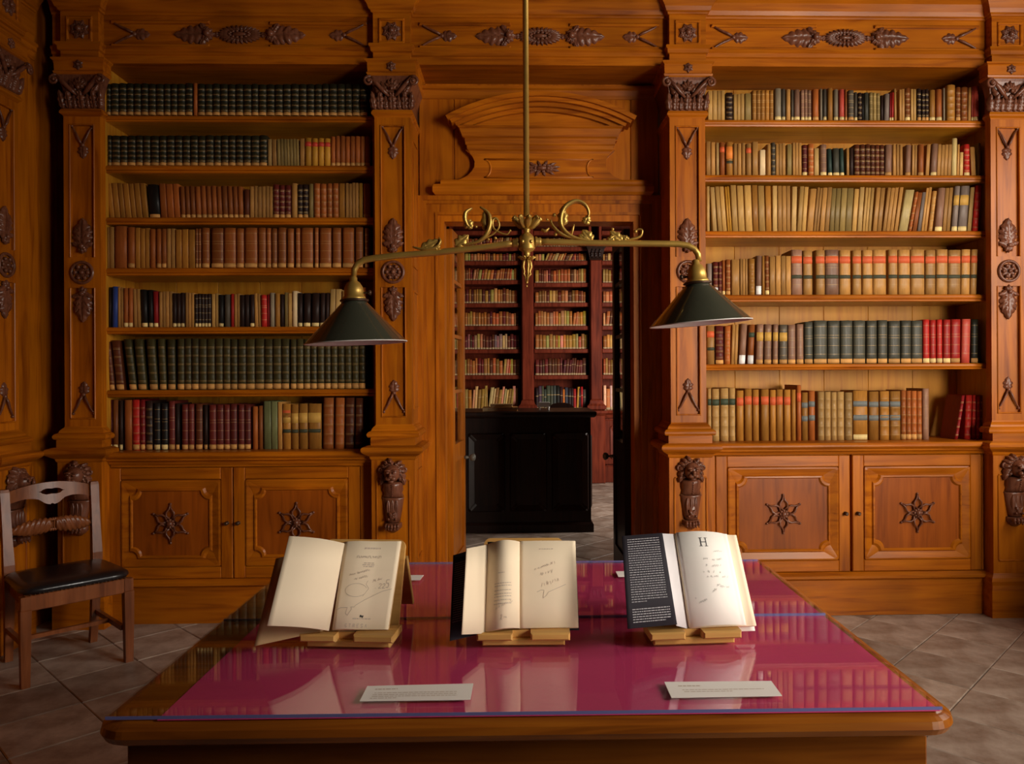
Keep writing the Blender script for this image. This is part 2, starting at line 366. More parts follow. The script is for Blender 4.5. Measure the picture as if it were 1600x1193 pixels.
def frieze_block(name, par, xc, yf, hw=.108):
    mb = MB()
    for a, b, c, d in ((-.075,.075,.060,.075),(-.075,.075,-.075,-.060),(-.075,-.060,-.060,.060),(.060,.075,-.060,.060)):
        mb.cbox(xc+a, xc+b, yf-.010, yf+.001, ZF+c, ZF+d, .004)
    obj('block_frame', mb, WH, par, world=(par is TRIM1))
    r = MB(); rosette(r, xc, ZF, .058, yf); obj('carved_rosette', r, CARV, par, world=(par is TRIM1))
def frieze_bay(par, xa, xb, yf):
    """carvings of one frieze bay between two blocks"""
    Wd = par is TRIM1; xm = (xa+xb)/2; L_ = (xb-xa)/2
    for sg in (-1, 1):
        r = MB()
        for z in (ZF+.068, ZF-.068): r.cbox(min(xm+sg*.175, xb if sg > 0 else xa)if False else min(xm+sg*.175, xm+sg*(L_-.045)), max(xm+sg*.175, xm+sg*(L_-.045)), yf-.016, yf+.001, z-.009, z+.009, .006)
        obj('panel_moulding', r, WH, par, world=Wd)
        v = MB(); vbud(v, xm+sg*(L_-.185), ZF, 0 if sg > 0 else math.pi, .19, yf); obj('carved_bud', v, CARV, par, world=Wd)
        l = MB(); bx = xm+sg*.185
        l.leaf(bx, ZF, 0 if sg > 0 else math.pi, .20, .056, yf, .024, 5, n=18)
        for k in range(-2, 3): l.leaf(bx+sg*.02, ZF, (0 if sg < 0 else math.pi)+k*.55, .062-.006*abs(k), .02, yf-.008, .018, 2, n=7)
        for k in (-1, 1): l.leaf(bx, ZF, (0 if sg > 0 else math.pi)+k*sg*1.0, .085, .024, yf-.006, .016, 2, n=8)
        l.ball((bx, yf-.026, ZF), (.02,.016,.02), 8, 5); obj('carved_acanthus', l, CARV, par, world=Wd)
    o = MB(); n = 26
    for k in range(n):
        a = 2*math.pi*k/n; cx, cz = xm+.055*math.cos(a), ZF+.018*math.sin(a); ex, ez = xm+.130*math.cos(a), ZF+.055*math.sin(a)
        o.leaf(cx, cz, math.atan2(ez-cz, ex-cx), math.hypot(ex-cx, ez-cz), .011, yf-.004, .016, 1, n=6)
    for k in range(14): a = 2*math.pi*k/14; o.ball((xm+.058*math.cos(a), yf-.014, ZF+.019*math.sin(a)), (.012,.009,.008), 6, 4)
    o.ball((xm, yf-.010, ZF), (.046,.014,.014), 10, 6)
    for sg in (-1, 1): o.leaf(xm+sg*.12, ZF, 0 if sg > 0 else math.pi, .045, .018, yf, .014, 2, n=7)
    obj('carved_medallion', o, CARV, par, world=Wd)
TRIM1 = None
mb = MB(); ent_run(mb, XL+.04, XR-.01, 4.56, 4.962)
for x in PILX: ent_block(mb, x, .108, 4.50, 4.57)
mb.box(XL+.04, XR-.01, 4.565, 4.962, EN[-1][1]-.01, CEIL-.002)
TRIM1 = struct('trim_1', mb, WH)
for x in PILX: frieze_block('b', TRIM1, x, 4.50)
for a, b in zip(PILX[:-1], PILX[1:]): frieze_bay(TRIM1, a+.108, b-.108, 4.56)
frieze_bay(TRIM1, PILX[3]+.108, PILX[3]+2.0, 4.56)
# entablature on the left wall (local frame: x runs along the wall, -y faces the room)
LWY = 4.20
mb = MB(); ent_run(mb, -3.2, .33, .045, .075); mb.box(-3.2, .33, .046, .075, EN[-1][1]-.01, CEIL-.002); ent_block(mb, 0, .108, -.02, .05)
TRIM2 = thing('trim_2', None, None, (XL, LWY, 0), math.pi/2, kind='structure')
obj('cornice', mb, WH, TRIM2, world=False); frieze_block('b', TRIM2, 0, -.02); frieze_bay(TRIM2, -1.8, -.108, .045)

# ------------------------------------------------------------------ pilasters
zz = dict(cap0=ZP(716,4.45), cap1=ZP(693,4.44), pl=ZP(680,4.46), to=ZP(660,4.5), nk=ZP(183,4.5), nk2=ZP(172,4.5), ab=ZP(116,4.45))
def lion_console(mb, y0):
    z = lambda py: ZP(py, 4.44)
    zc = z(737)
    mb.ball((0, y0-.040, zc+.006), (.046,.050,.050), 14, 10)                       # skull
    for k in range(11):                                                          # mane
        a = math.pi*(-.15+1.3*k/10); mb.leaf(.030*math.cos(a), zc+.012+.034*math.sin(a), a+(.5 if a < 1.57 else -.5)*(-1), .052, .017, y0-.020, .030, 2, curl=-.01, n=8)
    for k in (-1, 1):
        mb.ball((k*.018, y0-.092, zc+.014), (.010,.008,.007), 8, 5)                # eyes
        mb.ball((k*.020, y0-.080, zc+.026), (.019,.014,.007), 8, 5)                # brows
        mb.ball((k*.014, y0-.090, zc-.018), (.018,.016,.013), 8, 6)                # muzzle
        mb.torus((k*.066, y0-.018, zc+.022), .013, .006, 12, 6); mb.ball((k*.066, y0-.016, zc+.022), (.008,.010,.008), 8, 5)   # curls at the ears
        mb.leaf(k*.048, zc+.006, -math.pi/2+k*.28, .075, .020, y0-.012, .026, 2, n=10)
    mb.ball((0, y0-.104, zc+.002), (.010,.010,.015), 8, 6); mb.ball((0, y0-.108, zc-.010), (.012,.008,.007), 8, 5); mb.ball((0, y0-.082, zc-.036), (.018,.014,.010), 8, 5)
    def shell(rows):
        mb.loops([[(hw*math.cos(math.pi*i/10), y0-dp*math.sin(math.pi*i/10)+.002, zz_) for i in range(11)] for zz_, hw, dp in rows], 0, True, True, True, closed=True)
    shell([(z(749),.050,.050),(z(752),.062,.066),(z(757),.058,.060),(z(762),.060,.056),(z(767),.054,.046),(z(773),.063,.040)])
    shell([(z(774),.068,.036),(z(777),.062,.034),(z(790),.055,.038),(z(802),.047,.050),(z(812),.040,.046)])
    for k in range(6): mb.ball((.003, y0-.066+.003*k, z(753+3.4*k)), .0042, 6, 4)   # row of beads
    for k in (-1, 0, 1): mb.leaf(k*.024, z(778), -math.pi/2, .12, .012, y0-.030, .010, 1, n=8)
    for k in (-1, 1): mb.leaf(k*.012, z(806), math.pi/2+k*.7, .05, .014, y0-.046, .012, 2, n=8); mb.ball((k*.02, y0-.05, z(806)), .008, 6, 4)
    for k in range(-2, 3): mb.ball((k*.017, y0-.050-.008*(2-abs(k)), z(817)), (.010,.018,.015), 8, 6); mb.ball((k*.017, y0-.062-.008*(2-abs(k)), z(821)), (.005,.006,.008), 6, 4)
    shell([(z(813),.050,.040),(z(820),.052,.046),(z(825),.034,.030),(z(829),.012,.010)])
def pilaster(loc, rz, label, depth, deep=0):
    t = thing('pilaster', label, 'pilaster', loc, rz, 'carved walnut pilasters between the bookcases')
    P = lambda nm, mb, mt=WV: obj(nm, mb, mt, t, world=False)
    pf = -.04
    class PM(MB):
        def mitre(s, x0, x1, yf, yb, prof, mi=0):
            MB.mitre(s, x0, x1, yf, depth, prof, mi)
            if deep: s.loops([[(0,.375,z),(0,depth-.003,z),(deep*(x1+o),depth-.003,z),(deep*(x1+o),.375,z)] for o, z in prof], mi)
            return s
    b = PM(); b.mitre(-.125, .125, pf, depth, [(.022,0),(.022,.16),(.016,.19),(.024,.215),(.020,.235),(.004,.255),(0,.26)]); P('pedestal_base', b, WH)
    b = PM(); b.mitre(-.125, .125, pf, depth, [(0,.258),(0,zz['cap0']+.003)]); P('pedestal', b)
    b = MB()                                                        # sunk field of the pedestal outlined by beads
    z1 = ZP(748,4.44)
    for k in (-1, 1): b.cbox(k*.094-.005, k*.094+.005, pf-.007, pf+.002, .34, z1, .003); b.cbox(min(k*.094,k*.058), max(k*.094,k*.058), pf-.007, pf+.002, z1, z1+.009, .003)
    b.cbox(-.094, .094, pf-.007, pf+.002, .33, .34, .003); P('pedestal_moulding', b)
    b = MB(); lion_console(b, pf); P('lion_console', b, CARV)
    b = PM(); a, c = zz['cap0'], zz['cap1']
    b.mitre(-.125, .125, pf, depth, [(0,a),(.006,a+.008),(.010,a+.022),(.030,a+.034),(.045,a+.045),(.052,a+.055),(.052,a+.07),(.046,a+.078),(.018,c+.0)]); P('pedestal_cap', b, WH)
    b = PM(); b.mitre(-.125, .125, pf, depth, [(.004,c-.001),(.004,zz['pl']-.004),(.0,zz['pl'])]); P('plinth_block', b, WH)
    p_, q_ = zz['pl'], zz['to']
    b = PM(); b.mitre(-.1055, .1055, 0, depth, [(.040,p_-.001),(.046,p_+.008),(.046,p_+.020),(.038,p_+.030),(.024,p_+.036),(.020,p_+.048),(.010,p_+.060),(.004,q_-.008),(0,q_)]); P('torus_base', b, WH)
    z0, z1 = q_-.001, zz['nk']; ga, gb, gc, gd = ZP(648), ZP(447), ZP(400), ZP(196)
    b = MB(); b.box(-.1055, .1055, .014, depth, z0, z1)
    if deep: b.box(0 if deep > 0 else -.1055, .1055 if deep > 0 else 0, depth-.003, .375, z0, z1)
    for k in (-1, 1): b.box(min(k*.1055,k*.072), max(k*.1055,k*.072), 0, .015, z0, z1)
    for u, v in ((z0,ga),(gb,gc),(gd,z1)): b.box(-.073, .073, .0005, .015, u, v)
    P('shaft', b)
    b = MB()
    for u, v in ((ga,gb),(gc,gd)):
        for k in (-1, 1): b.cbox(k*.069-.004, k*.069+.004, -.006, .014, u, v, .003)
        for w_ in (u, v): b.cbox(-.073, .073, -.006, .014, w_-.004, w_+.004, .003) if w_ in (ga, gd) else None
    P('shaft_moulding', b)
    b = MB(); vbud(b, 0, ZP(228), math.pi/2, .165, .012); P('carved_bud', b, CARV)
    b = MB(); vbud(b, 0, ZP(610), -math.pi/2, .165, .012); P('carved_bud', b, CARV)
    b = MB(); palmette(b, 0, ZP(383), True, .165, .115, .004); P('carved_palmette', b, CARV)
    b = MB(); palmette(b, 0, ZP(456), False, .165, .105, .004); P('carved_palmette', b, CARV)
    b = MB(); zc = ZP(423.5); b.torus((0,-.006,zc), .060, .009, 26, 6); rosette(b, 0, zc, .048, .002, 6)
    for k in range(6): a = k*math.pi/3; b.ball((.036*math.cos(a), -.012, zc+.036*math.sin(a)), (.012,.010,.012), 7, 5)
    P('carved_roundel', b, CARV)
    b = PM(); n0, n1 = zz['nk'], zz['nk2']; b.mitre(-.1055, .1055, 0, depth, [(0,n0-.001),(.004,n0+.006),(.016,n0+.016),(.016,n0+.026),(.008,n1)]); P('neck_moulding', b, WH)
    c0, c1 = zz['nk2'], zz['ab']; H = c1-c0
    b = PM(); b.mitre(-.105, .105, .002, depth, [(0,c0-.001),(.0,c0+H*.5),(.010,c0+H*.75),(.022,c0+H*.92),(.03,c1)]); P('capital_bell', b, CARV)
    b = MB()
    for x, wd in ((-.072,.030),(0,.034),(.072,.030)): b.leaf(x, c0+.004, math.pi/2, H*.50, wd, .002, .022, 4, curl=.026, n=14)
    for x in (-.038,.038): b.leaf(x, c0+.004, math.pi/2, H*.42, .018, .0, .018, 3, curl=.012, n=12)
    for x in (-.105,.105): b.leaf(x, c0+.004, math.pi/2+(-.12 if x > 0 else .12), H*.52, .022, -.002, .022, 3, curl=.02, n=12)
    for k in (-1, 1):
        b.tube([(k*.016,-.016,c0+H*.40),(k*.050,-.030,c0+H*.55),(k*.085,-.040,c0+H*.74),(k*.118,-.048,c0+H*.90)], [.008,.013,.012,.010], 7)
        sp = [(k*(.128+ .030*(1-i/16)*math.cos(R(110-i*36))), -.046-.001*i, c0+H*.80+.030*(1-i/16)*math.sin(R(110-i*36))) for i in range(15)]
        b.tube(sp, [.010-.0003*i for i in range(15)], 6); b.ball((k*.128,-.058,c0+H*.80), .010, 8, 5)
        b.leaf(k*.03, c0+H*.50, math.pi/2-k*.45, H*.40, .020, -.012, .016, 3, n=10)
        b.leaf(k*.06, c0+H*.42, math.pi/2-k*.62, H*.40, .017, -.014, .014, 3, n=10)
        b.ball((k*.008,-.030,c0+H*.46), .007, 6, 4)
    for k in range(-2, 3): b.leaf(0, c0+H*.60, math.pi/2+k*.42, H*.34-.005*abs(k), .013, -.022, .014, 2, n=8)
    b.ball((0,-.04,c0+H*.60), (.010,.010,.012), 8, 5); P('capital_acanthus', b, CARV)
    b = PM(); d0, d1 = zz['ab'], Z_SOF+.001; b.mitre(-.105, .105, .002, depth-.0, [(.030,d0),(.036,d0+.006),(.040,d0+.016),(.034,d0+.022),(.036,d1-.018),(.048,d1-.008),(.048,d1)]); P('abacus', b, WH)
    b = MB(); rosette(b, 0, (d0+d1)/2+.006, .030, -.036, 6); P('abacus_rosette', b, CARV)
    return t
for x, lab in zip(PILX, ('dark carved walnut pilaster in the left corner behind the chair', 'carved walnut pilaster between the left bookcase and the doorway',
                         'carved walnut pilaster between the doorway and the right bookcase', 'brightly lit carved walnut pilaster at the right edge of the photo')):
    pilaster((x, YS, 0), 0, lab, .054, {1:1, 2:-1}.get(PILX.index(x), 0))
pilaster((XL, LWY, 0), math.pi/2, 'carved walnut pilaster on the left side wall, seen obliquely', .045)

# ------------------------------------------------------------------ doorway, overdoor and pediment
xa, xb = PILX[1]+.11, PILX[2]-.11
YW = YREC
mb = MB(); mb.box(xa, OPX0, YW, 5.06, 0, Z_SOF-.001); mb.box(OPX1, xb, YW, 5.06, 0, Z_SOF-.001); mb.box(OPX0, OPX1, YW, 5.06, OPZ, Z_SOF-.001)
TR = struct('trim_3', mb, WV, label='panelled walnut surround of the open doorway')
q = lambda px, py, Y=YW: W(px, py, Y)
def frame_u(name, pxo, pyo, pxi, pyi, pxo2, pxi2, yf, c=.004):
    b = MB(); zo, zi = q(850,pyo).z, q(850,pyi).z; a0, a1, b1, b0 = q(pxo,600).x, q(pxi,600).x, q(pxi2,600).x, q(pxo2,600).x
    b.loops([[(a0,YW+.001,0),(a1,YW+.001,0),(a1,YW+.001,zi),(a0,YW+.001,zo)], [(a0,yf,0),(a1,yf,0),(a1,yf,zi),(a0,yf,zo)]])
    b.loops([[(b1,YW+.001,0),(b0,YW+.001,0),(b0,YW+.001,zo),(b1,YW+.001,zi)], [(b1,yf,0),(b0,yf,0),(b0,yf,zo),(b1,yf,zi)]])
    b.loops([[(a1,YW+.001,zi),(b1,YW+.001,zi),(b0,YW+.001,zo),(a0,YW+.001,zo)], [(a1,yf,zi),(b1,yf,zi),(b0,yf,zo),(a0,yf,zo)]])
    obj(name, b, WV, TR)
frame_u('door_casing', 655, 308, 663, 315, 1031, 1023, YW-.050)
frame_u('door_casing', 663, 315, 668, 320, 1023, 1018, YW-.040)
frame_u('door_casing', 668, 320, 682, 333, 1018, 1004, YW-.026)
frame_u('door_casing', 682, 333, 686, 337, 1004, 1000, YW-.034)
frame_u('door_casing', 686, 337, 695.5, 346.5, 1000, 990.5, YW-.014)
# planks of the recess wall above the door
pl = [655, 710, 757, 800, 850, 893, 938, 985, 1035]
for i in range(len(pl)-1):
    b = MB(); x0, x1 = max(xa, q(pl[i],220).x)+.0015, min(xb, q(pl[i+1],220).x)-.0015
    b.cbox(x0, x1, YW-.008, YW+.001, q(850,307).z, q(850,150).z, .003); obj('plank', b, WV, TR)
b = MB(); b.extr_x(xa+.001, xb-.001, [(YW+.001,q(850,138).z),(YW-.045,q(850,138).z),(YW-.045,q(850,142).z),(YW-.032,q(850,144).z),(YW-.022,q(850,151).z),(YW-.012,q(850,156).z),(YW+.001,q(850,157).z)]); obj('head_moulding', b, WH, TR)
# segmental pediment
pc = q(846, 459); Rp = q(846,157).z-pc.z
def arch(name, r0, r1, y0, y1, half):
    b = MB(); n = 28
    b.loops([[(pc.x+rr_*math.sin(R(-half+2*half*i/n)), yy, pc.z+rr_*math.cos(R(-half+2*half*i/n))) for rr_, yy in ((r0,y1),(r1,y1),(r1,y0),(r0,y0))] for i in range(n+1)])
    obj(name, b, WH, TR)
arch('pediment_arch', Rp-.028, Rp, YW-.165, YW-.004, 28.6)
arch('pediment_arch', Rp-.052, Rp-.027, YW-.145, YW-.004, 28.0)
arch('pediment_arch', Rp-.075, Rp-.051, YW-.115, YW-.004, 27.0)
arch('pediment_arch', Rp-.098, Rp-.074, YW-.085, YW-.004, 25.6)
b = MB(); n = 24; top = [(pc.x+(Rp-.09)*math.sin(R(-25+50*i/n)), pc.z+(Rp-.09)*math.cos(R(-25+50*i/n))) for i in range(n+1)]
b.extr_y(YW-.055, YW-.004, top + [(top[-1][0], q(850,224).z), (top[0][0], q(850,224).z)]); obj('tympanum', b, WH, TR)
x0, x1 = q(735,230).x, q(952,230).x; zz0 = lambda py: q(850,py).z
b = MB(); b.mitre(x0, x1, YW-.06, YW-.004, [(0,zz0(244)),(.004,zz0(241)),(.016,zz0(238.5)),(.018,zz0(233)),(.026,zz0(231.5)),(.030,zz0(223)),(.044,zz0(221)),(.060,zz0(210)),(.070,zz0(208)),(.070,zz0(206))]); obj('pediment_cornice', b, WH, TR)
cv = [(728,238),(733,242),(739,248),(742.5,256),(742,264),(738,271),(731,278),(721,283),(712,286)]
Lp = [(q(a,c_).x, q(a,c_).z) for a, c_ in cv]; Rp_ = [(q(1687-a,c_).x, q(1687-a,c_).z) for a, c_ in cv][::-1]
b = MB(); b.extr_y(YW-.058, YW-.004, Lp+Rp_); obj('overdoor_panel', b, WH, TR)
b = MB(); b.mitre(q(690,290).x, q(1008,290).x, YW-.075, YW-.004, [(0,zz0(294)),(0,zz0(288)),(-.006,zz0(285))]); b.mitre(q(678,300).x, q(1018,300).x, YW-.085, YW-.004, [(-.015,zz0(308)),(0,zz0(304)),(0,zz0(296)),(-.008,zz0(292))]); obj('overdoor_sill', b, WH, TR)
u0, u1, w0, w1 = q(762,262,4.80).x, q(922,262,4.80).x, q(850,277,4.80).z, q(850,249,4.80).z; yi = YW-.058
b = MB(); hc = (w0+w1)/2; ar = (w1-w0)/2
pts = [(u0+.7*ar*math.cos(R(90-180*i/10))-.02, yi-.001, hc+ar*math.sin(R(90-180*i/10))) for i in range(11)] + [(u1-.7*ar*math.cos(R(-90+180*i/10))+.02, yi-.001, hc+ar*math.sin(R(-90+180*i/10))) for i in range(11)]
b.tube(pts+[pts[0]], .006, 6); obj('panel_bead', b, WH, TR)
b = MB(); xm = q(846,262,4.8).x
for k in range(12): a = 2*math.pi*k/12+.2; b.leaf(xm+.03*math.cos(a), hc+.006*math.sin(a), math.atan2(.5*math.sin(a), math.cos(a)), .035+.055*abs(math.cos(a)), .013, yi, .016, 2, n=7)
b.ball((xm,yi-.014,hc), (.034,.014,.015), 9, 6)
for k in (-1,1): b.ball((xm+k*.04,yi-.01,hc), (.014,.012,.012), 8, 5)
obj('carved_cartouche', b, CARV, TR)
# narrow panelled strip on the return of the left pilaster, and the jamb bead
for k in (0, 1):
    b = MB(); sx = PILX[1]+.1056
    for zl, zh in ((1.25,1.95),(2.10,2.85)) if k == 0 else ((.36,.88),): 
        for ya in (4.60, 4.78): b.box(sx-.001, sx+.006, ya-.004, ya+.004, zl, zh)
        for zc_ in (zl, zh): b.box(sx-.001, sx+.006, 4.60, 4.78, zc_-.004, zc_+.004)
    if k == 1: b.xf(Matrix.Translation((.02,0,0)))
    obj('return_moulding', b, WV, TR)

# ---- the two glazed leaves, opened into the next room
def leaf_door(name, hinge, tip, lab, sgn, wd):
    dx, dy = tip[0]-hinge[0], tip[1]-hinge[1]; Lw = math.hypot(dx, dy); rz = math.atan2(dy, dx)
    t = thing(name, None, None, (hinge[0], hinge[1], 0), rz, kind='structure'); t['label'] = lab
    Hh = OPZ-.012; st = .085; zs = [.98, 1.335, 1.71, 2.08, Hh-.09]; th = .022
    b = MB(); b.box(0, st, -th, th, .006, Hh); b.box(Lw-st, Lw, -th, th, .006, Hh); b.box(st, Lw-st, -th, th, .006, .22); b.box(st, Lw-st, -th, th, .86, .98); b.box(st, Lw-st, -th, th, Hh-.09, Hh)
    for z in zs[1:-1]: b.box(st, Lw-st, -th*.7, th*.7, z-.012, z+.012)
    obj('leaf_frame', b, wd, t, world=False)
    b = MB(); b.cbox(st-.004, Lw-st+.004, -th*.45, th*.45, .216, .864, .004); b.mitre4(st+.05, Lw-st-.05, -th*.3, th*.3, [(0,.28),(0,.80)]); obj('lower_panel', b, wd, t, world=False)
    for a, c in zip(zs[:-1], zs[1:]): obj('glass_pane', MB().box(st-.006, Lw-st+.006, -.002, .002, a-.004, c+.004), DGLASS, t, world=False)
    kb = MB()
    for s in ((-1, 1) if sgn > 0 else (1,)): kb.lathe((Lw-.04, s*th, .85), [(.012,0),(.012,.022),(.008,.024),(.008,.038),(.020,.044),(.028,.058),(.026,.072),(.012,.080)], 14, axis=(0,s,0))
    obj('door_knob', kb, PORC, t, world=False, label='rounded grey door knob')
    return t
leaf_door('door_1', (OPX0+.014, 5.085), (W(722,600,5.62).x, 5.62), 'left glazed leaf of the open double door', 1, WV)
leaf_door('door_2', (OPX1-.016, 5.085), (W(962,600,5.62).x, 5.62), 'right glazed leaf of the open double door, in shadow', -1, DKW)  # near-black wood puts this leaf's shade into its colour

# ------------------------------------------------------------------ bookcases
def notched(cx, cz, hw, hh, r, y, k=5):
    l = []
    for sx, sz, a0 in ((1,1,270),(-1,1,0),(-1,-1,90),(1,-1,180)):
        c = (cx+sx*hw, cz+sz*hh); pts = [(c[0]+r*math.cos(R(a0-90*i/k)), y, c[1]+r*math.sin(R(a0-90*i/k))) for i in range(k+1)]
        l += pts
    return l
def cabinet_door(par, x0, x1, z0, z1, yf, knob_side, lab):
    t = obj('cabinet_door', MB().box(x0, x1, yf+.012, yf+.03, z0, z1), WV, par, label=lab)
    fw = .068
    for nm, a, b, c, d, m_ in (('stile',x0,x0+fw,z0,z1,WV),('stile',x1-fw,x1,z0,z1,WV),('rail',x0+fw,x1-fw,z0,z0+fw,WH),('rail',x0+fw,x1-fw,z1-fw,z1,WH)):
        obj(nm, MB().cbox(a, b, yf, yf+.013, c, d, .004), m_, t)
    cx, cz, hw, hh = (x0+x1)/2, (z0+z1)/2, (x1-x0)/2-fw, (z1-z0)/2-fw
    b = MB(); L_ = [notched(cx,cz,hw-.001,hh-.001,.004,yf+.014), notched(cx,cz,hw-.004,hh-.004,.006,yf-.004), notched(cx,cz,hw-.012,hh-.012,.010,yf-.006),
         notched(cx,cz,hw-.050,hh-.050,.040,yf+.004), notched(cx,cz,hw-.056,hh-.056,.046,yf-.006), notched(cx,cz,hw-.064,hh-.064,.050,yf-.007), notched(cx,cz,hw-.070,hh-.070,.052,yf+.002)]
    b.loops(L_, 0, False, False); obj('panel_moulding', b, WH, t)
    b = MB(); b.loops([notched(cx,cz,hw-.066,hh-.066,.052,yf+.010), notched(cx,cz,hw-.068,hh-.068,.052,yf+.003)], 0, False, True); obj('panel_field', b, WR, t)
    s = MB(); yy = yf+.002
    for k in range(6):
        a = math.pi/2+k*math.pi/3; d = (math.cos(a), math.sin(a)); p = (-d[1], d[0])
        Q = lambda u, v, h=.008: (cx+d[0]*u+p[0]*v, yy-h, cz+d[1]*u+p[1]*v)
        for g in (-1, 1): s.tube([Q(.026,.004*g),Q(.045,.024*g,.012),(Q(.066,.022*g,.013)),Q(.086,.006*g,.010),Q(.112,.001*g,.006)], [.006,.0065,.006,.005,.004], 6)
        s.ball(Q(.114,0,.006), (.008,.007,.008), 7, 5)
    for k in range(8): a = 2*math.pi*k/8; s.ball((cx+.02*math.cos(a), yy-.012, cz+.02*math.sin(a)), (.010,.010,.010), 6, 4)
    s.ball((cx, yy-.018, cz), (.018,.016,.018), 10, 6); obj('star_rosette', s, CARV, t)
    kx = x1-.030 if knob_side > 0 else x0+.030
    kb = MB(); kb.lathe((kx, yf, cz), [(.011,0),(.011,.004),(.006,.006),(.006,.014),(.011,.018),(.012,.025),(.007,.031)], 12, axis=(0,-1,0)); obj('door_knob', kb, DBRASS, t)
def bookcase(px0, px1, shelves, py_base, doors, lab, names):
    pm = (px0+px1)/2
    i0 = PILX[0] if px0 < 800 else PILX[2]; i1 = PILX[1] if px0 < 800 else PILX[3]
    X0, X1 = (i0+.072, i1-.1065) if px0 < 800 else (i0+.085, i1-.055)
    t = thing('bookcase', lab, 'bookcase', ((X0+X1)/2, YPED, 0), group='walnut bookcases built into the panelled wall')
    ztop = Z_SOF-.001; zc = W(pm, py_base, 4.70).z
    n = 6; wd = (X1-X0-.04)/n
    for i in range(n): obj('back_board', MB().cbox(X0+.02+i*wd+.0008, X0+.02+(i+1)*wd-.0008, YBACK, YBACK+.02, zc-.02, ztop, .002), PV, t)
    for a, b in ((X0, X0+.02), (X1-.02, X1)): obj('side_panel', MB().box(a, b, 4.575, YBACK+.02, zc-.03, ztop), PV, t)
    zs = []
    for a, b in shelves:
        z1, z0 = W(pm, a, 4.60).z, W(pm, b, 4.60).z; h = z1-z0
        sm_ = MB().extr_x(X0+.021, X1-.021, [(YBACK-.001,z1),(4.612,z1),(4.603,z1-.18*h),(4.600,z1-.42*h),(4.603,z1-.6*h),(4.610,z1-.66*h),(4.604,z1-.72*h),(4.606,z0+.003),(4.612,z0),(YBACK-.001,z0)])
        sm_.m = [0 if (k in (8,9) or k > 9) else 1 for k in range(len(sm_.f))]; obj('shelf', sm_, [WS, WH], t); zs.append(z1)
    zs.append(zc)
    # counter between the pedestals, moulded edge
    ca, cb = i0+.128, i1-.128
    obj('counter', MB().extr_x(ca, cb, [(YBACK+.02,zc),(4.515,zc),(4.505,zc-.004),(4.498,zc-.014),(4.498,zc-.024),(4.508,zc-.034),(4.522,zc-.040),(4.524,zc-.050),(4.545,zc-.060),(4.552,zc-.075),(YBACK+.02,zc-.075)]), WH, t)
    zd1 = W(pm, doors['top'], 4.56).z; zd0 = W(pm, doors['bot'], 4.56).z
    obj('carcass', MB().box(ca, cb, 4.592, YBACK, .02, zc-.076), WV, t)
    dx = [W(p, 800, 4.56).x for p in doors['px']]
    obj('face_rail', MB().cbox(ca, cb, 4.566, 4.593, zd1+.003, zc-.074, .003), WH, t)
    obj('face_stile', MB().cbox(ca, dx[0]-.003, 4.566, 4.593, zd0, zd1+.003, .003), WV, t)
    obj('face_stile', MB().cbox(dx[3]+.003, cb, 4.566, 4.593, zd0, zd1+.003, .003), WV, t)
    cabinet_door(t, dx[0], dx[1], zd0, zd1, 4.562, 1, None); cabinet_door(t, dx[2], dx[3], zd0, zd1, 4.562, -1, None)
    zb = W(pm, doors['bot']+12, 4.54).z
    obj('base_moulding', MB().extr_x(ca, cb, [(4.60,zd0-.002),(4.556,zd0-.002),(4.540,zd0-.010),(4.528,zd0-.020),(4.528,zd0-.034),(4.540,zd0-.042),(4.546,zb-.008),(4.60,zb-.008)]), WH, t)
    obj('plinth', MB().box(ca, cb, 4.548, 4.60, .001, zb-.0085), WH, t)
    return t, zs, X0, X1
LB, LZ, LX0, LX1 = bookcase(157, 586, [(179.7,190),(257.7,270),(339,350.5),(418,430),(510.3,521),(608.5,619.5)], 700.5, dict(top=716+14, bot=903, px=(170,363,364.5,562)),
    'dimmer left bookcase with six shelves of mostly dark bound volumes', None)
RB, RZ, RX0, RX1 = bookcase(1103, 1548, [(186.8,198),(272.8,284),(360.3,371),(459.8,471),(568,577.5)], 686.5, dict(top=710.6, bot=892.5, px=(1119,1328.5,1332.5,1534)),
    'bright right bookcase with five shelves of mostly tan bound volumes', None)

# ------------------------------------------------------------------ books
PAL = dict(dg=((40,40,28),'dark green'), og=((66,60,34),'olive green'), rb=((98,48,26),'red-brown'), tan=((192,142,82),'tan'), crm=((214,176,118),'cream'), och=((180,124,54),'ochre'),
    br=((150,84,38),'brown'), mar=((105,38,34),'maroon'), dk=((48,30,26),'dark brown'), blk=((28,24,24),'black'), ora=((176,98,46),'orange-brown'), red=((190,40,34),'red'), dred=((145,26,30),'dark red'),
    gry=((150,138,126),'grey'), dgr=((88,80,74),'dark grey'), slate=((78,78,72),'slate grey'), mauve=((150,112,98),'mauve-brown'), olv=((158,134,84),'olive'), teal=((50,72,70),'dark teal'),
    wht=((238,212,180),'off-white'), pink=((196,78,68),'pinkish red'), blue=((44,66,150),'blue'), grn=((128,134,96),'light green'), lil=((140,126,128),'lilac-grey'), yel=((200,146,52),'yellow'),
    pal=((216,194,140),'pale green-cream'), vel=((186,148,96),'vellum'), ygr=((205,162,98),'straw-coloured'))
def lin(c): return srgb(*c)
TAGC = dict(f=((196,142,78),'tan'), F=((226,196,130),'cream'), w=((236,232,228),'white'))
LABC = dict(t=(205,92,50), r=(190,60,44), y=(196,150,70), G=(60,70,52), u=(110,112,108), k=(62,62,44), o=(226,130,52))
ORD = lambda n: '%d%s' % (n, 'th' if 10 <= n % 100 <= 20 else {1:'st',2:'nd',3:'rd'}.get(n % 10, 'th'))
SN = {'L': ['top','second','third','fourth','fifth','sixth','bottom'], 'R': ['top','second','third','fourth','fifth','bottom']}
ARC = [-1,-.62,0,.62,1]
